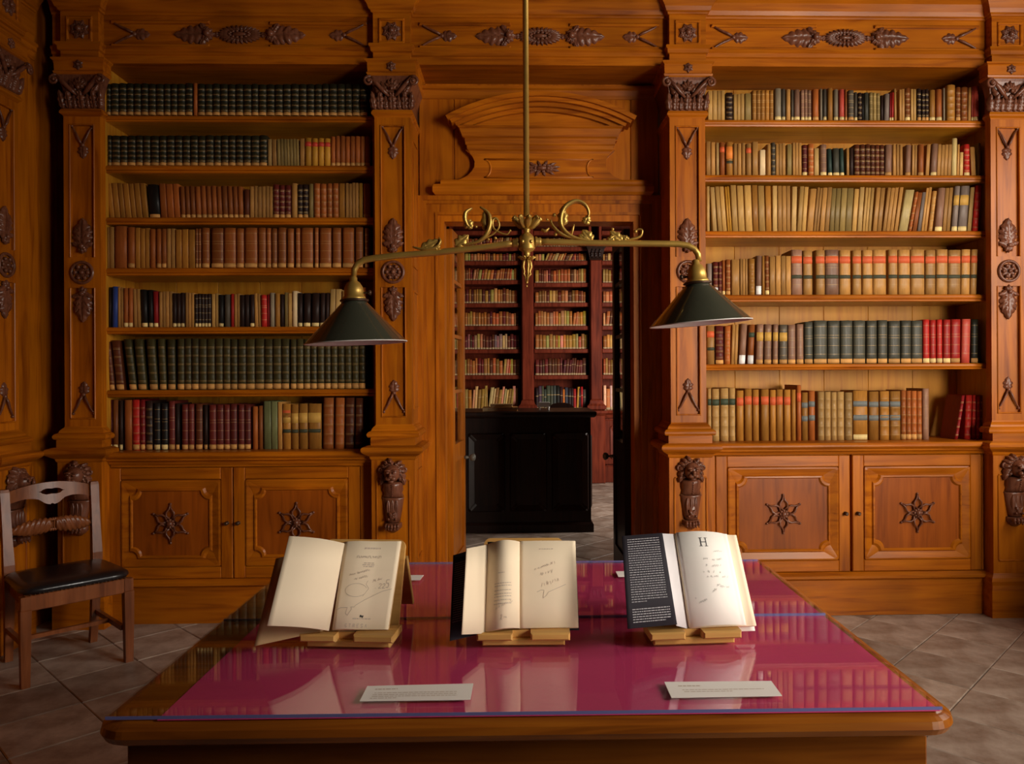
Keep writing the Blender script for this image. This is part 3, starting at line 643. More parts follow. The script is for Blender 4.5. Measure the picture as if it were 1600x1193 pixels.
def book(wd, h, d, b, levels, lean, name, loc):
    """levels = [(z, extra bulge, slot for the strip above)]"""
    mb = MB(); n = len(ARC)+2; cut = []
    for z, ex, s in levels:
        sh = lean*z/h
        l = [(-wd/2+sh, d, z)] + [(a*wd/2+sh, -(b+ex)*(1-a*a)-(ex*.4 if abs(a) < 1 else 0), z) for a in ARC] + [(wd/2+sh, d, z)]
        cut.append(l)
    vs = [p for l in cut for p in l]; mb.v = vs
    for k in range(len(cut)-1):
        for i in range(n):
            j = (i+1) % n; mb.f.append([k*n+i, k*n+j, (k+1)*n+j, (k+1)*n+i]); mb.m.append(levels[k][2] if 1 <= i < n-2 else (1 if i == n-1 else 0)); mb.sm.append(1 <= i < n-2)
    mb.f.append(list(range(n))[::-1]); mb.m.append(0); mb.sm.append(False)
    top = cut[-1]; ib = len(mb.v); bw = min(.0022, wd*.15)
    ins = [(max(-wd/2+bw, min(wd/2-bw, p[0]-lean))+lean, p[1]+(.004 if p[1] < d-.001 else 0), h) for p in top]
    low = [(p[0], p[1], h-.004) for p in ins]; mb.v += ins + low; t0 = (len(cut)-1)*n
    for i in range(n):
        j = (i+1) % n
        mb.f.append([t0+i, t0+j, ib+j, ib+i]); mb.m.append(0); mb.sm.append(False)
        mb.f.append([ib+i, ib+j, ib+n+j, ib+n+i]); mb.m.append(0); mb.sm.append(False)
    mb.f.append([ib+n+i for i in range(n)]); mb.m.append(1); mb.sm.append(False)
    return mb
def strip_mb(wd, h, b, lean, z0, z1, ext):
    mb = MB(); k = len(ARC); vs = []
    for z, e in ((z0,-ext),(z1,-ext),(z0,.0003),(z1,.0003)):
        sh = lean*z/h
        for a in ARC: vs.append((a*wd/2*.985+sh, -b*(1-a*a)+e, z))
    fs = [(i,i+1,k+i+1,k+i) for i in range(k-1)]; mb.add(vs, fs, 0, True)
    for i in range(k-1):
        mb.f += [[i,i+1,2*k+i+1,2*k+i],[k+i,k+i+1,3*k+i+1,3*k+i]]; mb.m += [0,0]; mb.sm += [False,False]
    return mb
def strip(par, nm, wd, h, b, lean, z0, z1, col, ext=.0007):
    return obj(nm, strip_mb(wd, h, b, lean, z0, z1, ext), TAGM, par, world=False, color=lin(col))
DESC = {'b':'with raised gilt bands','g':'with gilt lines','p':'paper-covered','':'plain'}
NB = [0]
STUFF = MB(); STUFFC = []
def to_stuff(mb, M, cols):
    mb.xf(M); STUFF._merge(mb); STUFFC.extend(cols[i] for i in mb.m)
    b = len(STUFF.m)-len(mb.m)
    for i in range(b, len(STUFF.m)): STUFF.m[i] = 0
PAGEC, GILTC = (.55,.40,.22,1), (.60,.40,.16,1)
LABF = (('t',.70,.86),('r',.70,.86),('y',.58,.80),('G',.68,.80),('o',.50,.86))
def put_shelf(side, si, zbase, ys, rows, hmax):
    cnt_ = 0; jr = random.Random(si*7+(1 if side == 'L' else 2))
    for (a, b_, n, yt, ck, st, lean) in rows:
        XA, XB = (LX0+.0215, LX1-.0215) if side == 'L' else (RX0+.0215, RX1-.0215)
        ws = [1+jr.uniform(-.10,.10) for _ in range(n)]; tot = sum(ws); x = a
        for w_ in ws:
            xe = x+(b_-a)*w_/tot; xi, xo = W(x+.25, 560, ys).x, W(xe-.25, 560, ys).x
            xi = max(xi, XA); xo = min(xo, XB)
            wd = xo-xi; xc = (xi+xo)/2
            if wd < .004: x = xe; continue
            cnt_ += 1
            zt = W((x+xe)/2, yt+jr.uniform(-.7,.7), ys).z; h = min(zt-zbase-.001, hmax)
            ln = lean*ys/F0
            base, cname = PAL[ck]; v = jr.uniform(.82,1.06); col = lin((min(250, base[0]*v*.93), base[1]*v*.90, base[2]*v*.80))
            paper = 'p' in st
            bl = min(.10*wd, .0025) if paper else min(.30*wd, .0095)
            d = min(.66*h, YBACK-ys-.012)*jr.uniform(.92,1.0)
            lv = [(0,0,0)]
            tagf = .115 if 'w' not in st else .15
            if 'b' in st:
                for k in range(5):
                    zb = h*(.10+.185*k) if not any(c in st for c in 'fF') else h*(.17+.165*k)
                    lv += [(zb-.0042,0,2),(zb-.0026,.0016,0),(zb+.0026,.0016,2),(zb+.0042,0,0)]
            elif 'g' in st:
                for fz in (.22,.42,.60,.66,.86): lv += [(h*fz,0,2),(h*fz+.0016,0,0)]
            lv += [(h,0,0)]
            mb = book(wd, h, d, bl, lv, ln, 'book', None)
            kind_ = 'b' if 'b' in st else 'g' if 'g' in st else 'p' if paper else ''
            lab = '%s book %s, %s from left on %s shelf of %s bookcase' % (cname, DESC[kind_], ORD(cnt_), SN[side][si], {'L':'left','R':'right'}[side])
            if kind_ in 'p' : lab = '%s book, %s from left on %s shelf of %s bookcase' % (('paper-covered ' if kind_ else 'plain ')+cname, ORD(cnt_), SN[side][si], {'L':'left','R':'right'}[side])
            keep = (xe-x)*h >= THR
            if not keep:
                M_ = Matrix.Translation((xc, ys, zbase+.0004)); to_stuff(mb, M_, [col, PAGEC, GILTC])
                for ch in st:
                    if ch in TAGC:
                        tc, tn = TAGC[ch]; vv = jr.uniform(.88,1.08); to_stuff(strip_mb(wd, h, bl, ln, h*.012, h*tagf*(1.5 if ch == 'w' else 1), .0007), M_, [lin(tuple(min(250,c*vv) for c in tc))])
                for ch, f0, f1 in LABF:
                    if ch in st: to_stuff(strip_mb(wd, h, bl, ln, h*f0, h*f1, .0009), M_, [lin(LABC[ch])])
                x = xe; continue
            o = obj('book', mb, [BOOK, PAGE, GILT], None, world=False, loc=(xc, ys, zbase+.0004), color=col, label=lab, cat='book',
                    group='books on the %s shelf of the %s bookcase' % (SN[side][si], {'L':'left','R':'right'}[side])); NB[0] += 1
            for ch in st:
                if ch in TAGC:
                    tc, tn = TAGC[ch]; vv = jr.uniform(.88,1.08); strip(o, 'foot_label', wd, h, bl, ln, h*.012, h*tagf*(1.5 if ch == 'w' else 1), tuple(min(250,c*vv) for c in tc))
            for ch, f0, f1 in LABF:
                if ch in st: strip(o, 'title_label', wd, h, bl, ln, h*f0, h*f1, LABC[ch], .0009)
            if 'k' in st: strip(o, 'volume_label', wd, h, bl, ln, h*.36, h*.44, LABC['k'], .0009)
            if 'u' in st:
                strip(o, 'title_label', wd, h, bl, ln, h*.68, h*.79, LABC['u'], .0009); strip(o, 'volume_label', wd, h, bl, ln, h*.40, h*.51, LABC['u'], .0009)
            x = xe
B = {}
B['L',0] = [(164.5,303,12,131,'dg','bf',0),(304,310.5,1,130,'ora','',0),(311,370,5,131.5,'dg','bf',0),(370,576,17,132,'dg','bf',0)]
B['L',1] = [(164.5,419,21,212,'dg','bf',0),(420,426,1,216.5,'crm','p',0),(427,434,1,217,'tan','p',-1),(435,469,7,217,'olv','p',-1),(470,477.5,1,216.5,'tan','p',0),(478,518,4,216,'yel','rk',0),(518.5,579.5,8,213,'ora','f',0)]
B['L',2] = [(163,233,8,286,'och','p',-5),(235.5,252,1,288,'blk','f',-4),(252.5,283,3,287,'ora','p',-3),(284,382,12,291,'br','f',-2),(382.5,391,1,296,'rb','f',0),(391.5,427.5,6,291,'tan','p',0),(428,456,3,289,'mar','bf',0),(456.5,466,1,287,'tan','',0),(466.5,483,2,288,'dk','bf',0),(483.5,491,1,286.5,'olv','',0),(491.5,530.5,4,287,'ora','b',0),(531,540,1,286.5,'och','p',0),(541,561.5,4,286,'tan','p',0),(562,568,1,286,'yel','p',0),(569,580,1,286.5,'ora','f',0)]
B['L',3] = [(159,164,1,353,'mar','F',0),(164.5,179,2,354,'tan','p',0),(180,199,1,352.5,'ora','',0),(200.5,211.5,1,354.5,'br','f',0),(212,234.5,3,356,'och','p',0),(235,244,1,357,'ora','',0),(245,261,2,358,'br','f',0),(261.5,274,2,357,'tan','p',0),(275,305.5,3,358.5,'och','p',0),(306,315,2,357,'br','gf',0),(316,328,1,356.5,'br','gf',0),(331,350,1,356,'br','gf',0),(350.5,369.5,1,356,'br','gf',0),(370,382,1,356,'br','gf',0),(383,403,1,356,'br','gf',0),(404,416.5,1,356.5,'br','gf',0),(417,424.5,1,356,'ora','gf',0),(425,434,1,357,'br','gf',0),(435,448,1,356,'br','gf',0),(449.5,460,1,357,'br','gf',0),(462.5,470,1,356.5,'br','gf',0),(471,490,1,356,'br','gf',0),(492,498.5,1,356,'ora','gf',0),(500,518.5,1,355.5,'br','gf',0),(520,534,1,356.5,'br','gf',0),(536,554,1,355.5,'br','gf',0),(556,568,1,355.5,'br','gf',0),(570.5,577.5,1,356.5,'br','bf',0)]
B['L',4] = [(158,165,1,444,'dred','F',1),(166,174,1,448,'dk','',1),(175,184,1,447.5,'blue','',1),(184.5,193,2,448.5,'tan','p',0),(193.5,208,2,450,'ora','F',0),(209.5,220.5,2,451,'tan','p',-1.5),(222,231.5,1,452,'blk','F',-2),(233,240,1,453,'blk','F',-1),(240.5,248,1,455,'dred','F',-1),(249,269.5,4,455.5,'tan','p',0),(270,289,3,457.5,'dk','F',0),(290,303.5,3,457,'tan','p',0),(305,330,5,459,'dk','gF',0),(331,341.5,2,458.5,'ygr','p',0),(342,350,1,460,'blk','F',0),(351,360,1,460.5,'dgr','',0),(361,366,1,459,'red','',0),(366.5,375,2,459,'tan','p',0),(375.5,390,2,460,'dk','',0),(391,398,1,460,'dk','F',0),(398.5,408,2,458.5,'tan','p',-1),(408.5,418,1,460,'red','g',-.5),(418.2,421.5,1,459,'dred','',0),(422,429.5,1,457,'gry','',0),(430,438,1,458,'och','',0),(438.5,444,1,459,'dk','',0),(445,450,1,457,'olv','p',0),(450.5,456.5,1,457.5,'ygr','p',0),(457,465,1,454.5,'wht','',0),(466,473,1,457,'dk','F',0),(474.5,485.5,1,457,'dk','F',.5),(487,499,1,457,'dk','F',.8),(500,508,1,457,'dk','F',.8),(508.5,514,1,457.5,'dk','F',1),(514.5,532,2,452,'crm','p',2),(533,563,4,455,'tan','',2),(565,573,1,449,'ora','',0)]
B['L',5] = [(168.5,179.5,1,533,'rb','bf',-7),(182,194.5,1,532,'rb','bf',-7.5),(202.5,214,1,529.5,'og','bf',-9),(216.5,229.5,1,529.5,'og','bf',-7),(234,247,1,529,'og','bf',-5.5),(249.5,260.5,1,529,'og','bf',-3.5),(262.5,274.5,1,529,'og','bf',-1.5),(277,371,8,529,'og','bf',0),(371.5,452,6,529,'og','bf',0),(453.5,571,11,529,'og','bf',0)]
B['L',6] = [(159,164.5,1,624,'br','',0),(165,175,1,624.5,'mar','F',0),(176,184,1,624,'br','F',0),(186,191.5,1,625,'dk','F',0),(194,206,1,624,'ora','',0),(206.5,218,1,624,'red','bf',0),(218.5,226.5,1,624,'dred','bf',0),(227.5,238,1,626,'dk','bf',0),(240,250,1,629,'blk','gF',0),(251.5,262,1,629,'blk','gF',0),(263,273,1,626.5,'mar','gf',0),(274,280,1,630,'dk','f',0),(283.5,303,2,631.5,'mar','gf',0),(305,316,1,631,'rb','gf',0),(318,324,1,632,'dk','f',0),(326,370,4,631.5,'mar','gf',0),(371.5,391.5,2,632,'mar','gf',0),(394,402.5,1,634,'ora','',0),(403.5,410,1,634,'br','',0),(411.5,433,2,626.5,'grn','p',0),(433.5,440.5,1,627,'tan','p',0),(441,454,1,631,'och','ytk',0),(454.5,466,1,631,'och','yk',0),(466.5,480.5,1,630.5,'och','yk',0),(481,501.5,1,630.5,'och','yk',0),(504,520,1,621,'ora','b',1),(522.5,537,1,621,'ora','b',1),(538.5,552.5,1,621,'rb','b',1),(554,566,1,621,'rb','b',1)]
B['R',0] = [(1108,1134.5,4,141.5,'ygr','p',0),(1136,1147,1,145,'dk','b',0),(1148,1165,3,147,'ygr','p',0),(1166,1175.5,1,145,'olv','p',0),(1177,1210.5,5,141,'och','g',0),(1212.5,1222.5,1,138.5,'gry','F',0),(1223,1229,1,139.5,'dgr','F',0),(1230,1237,1,140,'tan','',0),(1238,1242,1,140,'dgr','F',0),(1242.5,1251.5,1,140.5,'mauve','F',0),(1253,1269.5,3,140.5,'mauve','gF',0),(1271.5,1281,1,140,'ora','f',0),(1283,1287,1,139,'gry','',0),(1288,1293.5,1,138.5,'dgr','F',0),(1295,1303,1,137.5,'och','',0),(1304.5,1311.5,1,140,'gry','F',0),(1313,1321,1,140,'pink','F',0),(1322,1325.5,1,140,'br','f',0),(1327,1336,1,141,'dgr','gf',0),(1336.5,1341.5,1,144,'dgr','F',0),(1342.5,1348.5,1,145.5,'dk','b',0),(1349,1351.5,1,146,'blk','',0),(1352,1359,1,145,'slate','',0),(1360,1377,3,145,'olv','g',0),(1378,1382,1,149,'dk','',0),(1383,1391,1,147,'lil','',1),(1391.5,1394,1,146,'dred','F',1),(1394.2,1398,1,145,'red','F',1),(1399,1403,1,138.5,'tan','',-.5),(1407,1415.5,2,139,'tan','p',0),(1416,1424,1,138,'br','bF',0),(1425,1433.5,2,138.5,'ygr','p',0),(1435,1441,1,139,'dk','bf',0),(1442,1453,2,140,'dk','bf',0),(1454,1463,1,140.5,'och','F',0),(1464.5,1473.5,1,139.5,'ora','F',0),(1475.5,1478.5,1,137,'gry','',0),(1481,1494,1,133.5,'och','b',.5),(1495,1502.5,1,136.5,'br','bf',.5),(1503,1513.5,1,136.5,'br','b',.5),(1514,1519,1,136,'tan','',1),(1519.3,1522.3,1,136,'pink','F',1),(1522.6,1531.5,1,134.5,'pink','F',0)]
B['R',1] = [(1105,1112,1,221,'tan','p',0),(1112.5,1119,1,222,'tan','p',0),(1120.5,1125,1,222.5,'crm','p',0),(1126,1134,1,222.5,'br','t',0),(1136,1146.5,1,222.5,'och','ok',0),(1147,1166,3,224,'tan','',0),(1167,1175.5,1,224,'tan','t',0),(1177,1186,1,222,'tan','p',0),(1188.5,1197.5,1,234,'wht','p',0),(1199.5,1206,1,226,'tan','',0),(1206.5,1213,1,223.5,'dgr','b',0),(1213.5,1229,3,224,'tan','p',0),(1231,1238.5,1,225,'olv','p',.5),(1240,1254,3,223,'tan','p',0),(1255,1262.5,1,227,'mar','gF',0),(1264,1273,1,225,'ora','b',0),(1273.5,1281,1,231,'crm','p',0),(1283,1293,1,226,'mauve','gF',0),(1295,1302,1,232,'teal','F',-1.5),(1303,1313,1,231.5,'slate','F',-.5),(1314,1320.5,1,231,'teal','F',-1),(1324,1328.5,1,231,'tan','p',0),(1329,1335,1,232,'dk','',0),(1336,1383,6,226,'rb','b',0),(1384,1394.5,1,225.5,'mauve','f',1),(1396,1412,3,226,'tan','',0),(1415.5,1424,1,226,'mauve','f',1.5),(1426,1434,2,226,'tan','p',1),(1435.5,1444.5,1,226,'br','f',1),(1447,1453,1,225.5,'tan','p',3),(1455,1464.5,1,224.5,'mauve','F',3),(1465,1487,4,226,'tan','p',2.5),(1487.5,1496,1,217,'pal','',1.5),(1496.5,1500,1,226,'tan','p',1.5),(1500.5,1506,1,237,'crm','p',1),(1507.5,1516.5,1,226,'red','bF',0),(1519,1526.5,1,230,'tan','p',-2),(1529,1533.5,1,223,'olv','p',.5)]
B['R',2] = [(1105.5,1110,1,291,'crm','p',0),(1114.5,1121.5,1,292,'crm','p',-4),(1123,1137,2,291.5,'ygr','p',-5),(1138,1145,2,291,'yel','p',-4.5),(1145.5,1154.5,1,289,'ygr','p',-3.5),(1155,1165,1,290,'ygr','p',-3),(1166,1177,1,290,'ygr','p',-2.5),(1177.5,1186.5,1,289,'och','p',-2),(1187,1197,1,290,'ygr','p',-2),(1197.5,1206.5,1,291,'och','p',-1),(1208,1215.5,1,290,'crm','p',0),(1216,1236,3,290.5,'tan','p',0),(1237,1245,1,291,'crm','p',2),(1246,1260,2,291.5,'ygr','p',5),(1261,1271,1,294,'tan','p',6.5),(1271.5,1280,2,293,'tan','p',7),(1281,1296,2,293,'tan','p',6),(1296.5,1311.5,2,294,'olv','p',4.5),(1312,1331,2,294,'olv','p',4.5),(1331.5,1339,1,294.5,'ygr','p',5),(1340,1347.5,1,293,'crm','p',5),(1348,1362,3,293,'ygr','p',6),(1364,1378,2,293,'tan','p',7),(1379.5,1397,3,293,'tan','p',9),(1397.5,1403.5,1,293,'tan','p',10),(1404.5,1418.5,1,296,'pal','p',12),(1419.5,1425,1,299,'ora','b',12),(1426,1433,1,300,'br','p',10),(1434,1439.5,1,300,'lil','p',9),(1440,1449,2,293,'tan','p',9),(1450.5,1457.5,1,298,'tan','b',8),(1461,1472.5,1,293.5,'mauve','F',6.5),(1473,1485,2,293.5,'tan','p',6),(1487,1496,1,290.5,'lil','yF',6),(1497,1511,1,290,'lil','yF',6),(1512,1518.5,1,292,'crm','p',6),(1519.5,1529.5,1,287,'red','b',6.5)]
B['R',3] = [(1105,1113,1,411,'lil','',0),(1115,1122.5,1,409,'mar','bw',0),(1123,1128.5,1,409,'mar','b',0),(1129,1133.5,1,406,'ora','F',0),(1134.5,1142,1,406,'br','bf',0),(1143.5,1156,1,404.5,'tan','p',0),(1157,1169,3,404,'tan','p',0),(1170,1180,1,403.5,'och','b',0),(1181.5,1190,1,400,'mauve','w',1),(1191,1195.5,1,400,'och','',0),(1196,1202.5,1,399,'br','bF',-.5),(1203,1212,1,400,'tan','p',0),(1212.5,1236.5,3,399.5,'tan','p',0),(1237,1254,1,390,'mauve','tkg',0),(1255.5,1270,1,390.5,'tan','tkg',0),(1275,1289.5,1,390.5,'tan','tkg',0),(1290,1311,1,390.5,'mauve','tkg',0),(1312,1329.5,1,390.5,'tan','tkg',0)] + [(a,b,1,390,'tan','tkg',l) for a, b, l in ((1332.5,1346.5,0),(1348,1364,0),(1364.5,1385,0),(1388.5,1403,0),(1404,1422.5,0),(1423.5,1445,0),(1446,1462,.5),(1463,1481,.5),(1481.5,1501,1),(1501.5,1515.5,1.5),(1516,1526,2.5))]
B['R',4] = [(1104.5,1116.5,1,509,'tan','tk',0),(1118,1130.5,1,509,'mar','bf',0),(1131.5,1141,1,508,'ora','b',1),(1142,1152,2,506,'tan','p',2.5),(1154,1164,1,506,'mauve','w',4),(1167.5,1177,1,506.5,'br','Gw',3),(1181,1192,1,506.5,'mauve','ygf',1.5),(1194,1205,1,506.5,'mauve','ygf',1),(1207,1215.5,1,506.5,'mauve','ygf',1),(1217.5,1230,1,506.5,'dgr','ygf',.5),(1231,1243,1,506.5,'mauve','gf',0),(1244.5,1255.5,1,506.5,'mauve','gf',0),(1257,1270,1,502.5,'slate','gf',0)] + [(a,b,1,500.5,'slate','gf',.3) for a, b in ((1271.5,1292),(1293,1312),(1313,1332),(1333,1352),(1353.5,1370),(1371.5,1386.5),(1388,1406.5),(1407.5,1423.5),(1424,1441))] + [(1442,1452.5,1,499,'red','gF',0),(1453,1462.5,1,499,'red','gF',0),(1463.5,1472.5,1,499,'red','gF',0),(1473.5,1485,1,499,'red','gF',.5),(1485.5,1500,1,499,'red','gf',1),(1501.5,1515,1,498,'pink','g',2),(1517,1528,1,498.5,'dg','gf',1)]
B['R',5] = [(1105,1111,1,607,'vel','bG',0),(1112,1123.5,1,607,'vel','bG',0),(1125,1138,1,606.5,'vel','bG',0),(1138.5,1148.5,1,606,'vel','bG',0),(1150.5,1161.5,1,609,'och','t',0),(1163,1174.5,1,607.5,'och','t',0),(1175.5,1185.5,1,608,'och','t',0),(1188.5,1201,1,607.5,'och','t',0),(1202.5,1212,1,608.5,'och','t',0),(1212.5,1223,1,608.5,'och','t',0),(1224.5,1235,1,608,'och','t',0),(1236,1243,1,608,'och','',0),(1244.5,1251.5,1,601.5,'ora','t',0),(1252,1262,1,612.5,'och','u',0),(1263,1273,1,611,'ora','u',0),(1277,1318.5,4,612,'vel','b',0),(1319.5,1331.5,1,612,'vel','b',0),(1332.5,1355,1,610.5,'och','uF',0),(1357,1372.5,1,610.5,'och','u',0),(1374,1389,1,610,'och','ub',0),(1390,1406.5,1,610,'och','ub',0),(1407,1440,4,610,'ora','bf',0),(1441,1451,1,606.5,'mauve','g',0),(1490.5,1496,1,618,'dred','b',12),(1506,1516,1,617.5,'red','b',3),(1517.5,1523.5,1,617.5,'red','b',2),(1524.5,1530.5,1,617.5,'red','b',1),(1531,1537,1,617.5,'dred','b',.5)]
def _areas():
    out = []
    for (sd, si), rows in B.items():
        zb = (LZ if sd == 'L' else RZ)[si]
        for (a, b_, n, yt, ck, st, lean) in rows: out += [(b_-a)/n*(W((a+b_)/2, yt, 4.63).z-zb)]*n
    return sorted(out, reverse=True)
THR = _areas()[296]
for si in range(7):
    up = LZ[si-1]-.022 if si else Z_SOF
    put_shelf('L', si, LZ[si], 4.615+.03*(si == 6)+.01*(si % 3), B['L',si], (up if si else Z_SOF)-LZ[si]-.012)
for si in range(6):
    up = RZ[si-1]-.045 if si else Z_SOF
    put_shelf('R', si, RZ[si], 4.62+.025*(si == 5)+.01*(si % 3), B['R',si], up-RZ[si]-.01)
print('books', NB[0])

# ------------------------------------------------------------------ next room: shelves, books, desk
FY = 10.2
fpil = [(690,705),(815.5,833),(922.5,939.5),(1046,1062)]
frow = {0: [385,407,437,473,508.5,545,585.5,641], 1: [385,407,441.5,472.5,509,545,586,641]}
FZ = lambda py, Y=FY: W(850, py, Y).z
fx = lambda px, Y=FY: W(px, 560, Y).x
ZCAB = FZ(641)
fr = random.Random(11)
FROWS = {}
def far_bay(i, pa, pb, rows, lab):
    xa_, xb_ = fx(pa), fx(pb)
    t = thing('bookcase', lab, 'bookcase', ((xa_+xb_)/2, FY, 0), group='red-brown bookcases across the back of the next room')
    obj('back_board', MB().box(xa_, xb_, 10.50, 10.53, ZCAB, 3.6), RV, t)
    for a, b in ((xa_-.02, xa_+.012),(xb_-.012, xb_+.02)): obj('side_panel', MB().box(a, b, FY+.01, 10.50, ZCAB, 3.6), RV, t)
    for py in rows[:-1]:
        z = FZ(py); obj('shelf', MB().cbox(xa_+.012, xb_-.012, FY, 10.50, z-.055, z, .008), RV, t)
    obj('shelf', MB().cbox(xa_+.012, xb_-.012, FY, 10.50, FZ(360)-.055, FZ(360), .008), RV, t)
    obj('counter', MB().extr_x(xa_, xb_, [(10.50,ZCAB),(FY-.10,ZCAB),(FY-.12,ZCAB-.03),(FY-.08,ZCAB-.06),(FY-.06,ZCAB-.10),(10.50,ZCAB-.10)]), RV, t)
    obj('carcass', MB().box(xa_, xb_, FY-.02, 10.50, .02, ZCAB-.1), RV, t)
    xm = (xa_+xb_)/2
    for a, b in ((xa_+.03, xm-.01),(xm+.01, xb_-.03)):
        d = obj('cabinet_door', MB().cbox(a, b, FY-.05, FY-.015, .24, ZCAB-.13, .008), RV, t)
        mb_ = MB(); cx_, cz_ = (a+b)/2, (.24+ZCAB-.13)/2; hw_, hh_ = (b-a)/2-.07, (ZCAB-.37)/2-.07
        mb_.loops([notched(cx_,cz_,hw_,hh_,.01,FY-.045), notched(cx_,cz_,hw_-.01,hh_-.01,.02,FY-.062), notched(cx_,cz_,hw_-.06,hh_-.06,.05,FY-.05)]); obj('panel_moulding', mb_, RV, d)
    obj('plinth', MB().cbox(xa_, xb_, FY-.07, FY-.015, .001, .22, .01), RV, t)
    ends = [(rows[k], rows[k+1]) for k in range(len(rows)-1)]
    pal = ['ora','br','tan','och','rb','ora','mar','tan','br','ora','och']
    for k in range(len(rows)):
        zt = FZ(rows[k]) if k < len(rows)-1 else ZCAB
        gap = (FZ(rows[k-1])-.055-zt) if k else (FZ(360)-.055-zt)
        x = xa_+.03; xe_ = xb_-.03; mood = FROWS.get((i,k), pal); lean = 0
        while x < xe_-.03:
            wd = fr.uniform(.026,.050); h = gap*fr.uniform(.66,.80); ck = fr.choice(mood); c = lin(tuple(v*fr.uniform(.8,1.1) for v in PAL[ck][0]))
            if fr.random() < .06: lean = fr.choice((0,0,.02,.04))
            if x > xe_-.14: lean = 0
            mb_ = book(wd*.94, h, .17, .006, [(0,0,0),(h*.12,0,2),(h*.13,0,0),(h*.62,0,2),(h*.64,0,0),(h,0,0)], lean, 'b', None)
            M_ = Matrix.Translation((x+wd/2, FY+.035, zt+.0005)); to_stuff(mb_, M_, [c, PAGEC, GILTC])
            to_stuff(strip_mb(wd*.94, h, .006, lean, h*.01, h*.11, .001), M_, [lin((190,160,120))])
            x += wd
FROWS[(0,5)] = ['crm','tan','mauve','mar','mar','rb','rb','rb']; FROWS[(1,6)] = ['mar','rb','mar']; FROWS[(1,7)] = ['blk','slate','blk','red','yel','dk','blk','blue']
FROWS[(2,7)] = ['wht','tan','crm']; FROWS[(1,5)] = ['och','ora','yel','tan','crm']; FROWS[(0,7)] = ['tan','och','crm']; FROWS[(1,4)] = ['och','yel','ora','tan']
far_bay(0, 705, 815.5, frow[0], 'red-brown bookcase in the next room, seen left of its middle pilaster')
far_bay(1, 833, 922.5, frow[1], 'red-brown bookcase in the next room between two pilasters, above the desk')
far_bay(2, 939.5, 1046, frow[1], 'red-brown bookcase in the next room, beside the right door leaf')
for (a, b), lab in zip(fpil[1:3], ('plain red-brown pilaster in the next room behind the desk', 'red-brown pilaster with carved capital in the next room')):
    xa_, xb_ = fx(a), fx(b); xm = (xa_+xb_)/2; hw = (xb_-xa_)/2
    t = thing('pilaster', lab, 'pilaster', (xm, FY-.06, 0), group='red-brown pilasters in the next room')
    zt = FZ(407) if a > 900 else FZ(350)
    obj('shaft', MB().cbox(xm-hw, xm+hw, FY-.06, FY+.25, ZCAB+.14, zt, .01), RV, t)
    mb_ = MB(); mb_.mitre(xm-hw, xm+hw, FY-.06, FY+.2, [(.02,ZCAB-.001),(.05,ZCAB+.02),(.05,ZCAB+.06),(.02,ZCAB+.09),(.01,ZCAB+.13),(0,ZCAB+.142)]); obj('torus_base', mb_, RV, t)
    obj('pedestal', MB().cbox(xm-hw-.03, xm+hw+.03, FY-.14, FY+.2, .001, ZCAB-.06, .012), RV, t)
    mb_ = MB(); mb_.mitre(xm-hw-.03, xm+hw+.03, FY-.14, FY+.2, [(0,ZCAB-.062),(.03,ZCAB-.03),(.03,ZCAB-.002),(0,ZCAB)]); obj('pedestal_cap', mb_, RV, t)
    mb_ = MB(); mb_.mitre(xm-hw, xm+hw, FY-.06, FY+.2, [(0,zt-.001),(.02,zt+.02),(.01,zt+.03),(.04,zt+.14),(.06,zt+.17),(.06,zt+.22)])
    for k in (-1,0,1): mb_.leaf(xm+k*hw*.7, zt+.03, math.pi/2, .11, .03, FY-.07, .03, 3, curl=.03)
    obj('capital', mb_, DKW, t)
# the dark desk
DX0, DX1, DY0, DY1 = W(722,740,7.0).x, W(929,740,7.0).x, 7.0, 7.75
DZ = W(826,643,7.0).z
t = thing('desk', 'tall near-black panelled desk standing in the next room', 'desk', ((DX0+DX1)/2, DY0, 0))
mb_ = MB(); mb_.mitre4(DX0, DX1, DY0, DY1, [(.0,DZ-.055),(.012,DZ-.045),(.02,DZ-.03),(.02,DZ-.008),(.012,DZ)]); obj('desk_top', mb_, DKW, t)
obj('carcass', MB().box(DX0+.03, DX1-.03, DY0+.03, DY1-.03, .09, DZ-.054), DKW, t)
n = 3; wd = (DX1-DX0-.06)/n
for k in range(n):
    a, b = DX0+.03+k*wd, DX0+.03+(k+1)*wd
    mb_ = MB(); mb_.loops([notched((a+b)/2,.55,wd/2-.02,.36,.01,DY0+.031), notched((a+b)/2,.55,wd/2-.03,.35,.02,DY0+.012), notched((a+b)/2,.55,wd/2-.08,.30,.02,DY0+.026)]); obj('front_panel', mb_, DKW, t)
mb_ = MB(); mb_.loops([[(DX1-.031,y,z) for y, z in ((DY0+.08,.2),(DY1-.08,.2),(DY1-.08,.9),(DY0+.08,.9))], [(DX1-.012,y,z) for y, z in ((DY0+.11,.23),(DY1-.11,.23),(DY1-.11,.87),(DY0+.11,.87))]]); obj('side_panel', mb_, DKW, t)
mb_ = MB(); mb_.mitre4(DX0+.02, DX1-.02, DY0+.02, DY1-.02, [(.012,.001),(.012,.07),(0,.092)]); obj('plinth', mb_, DKW, t)
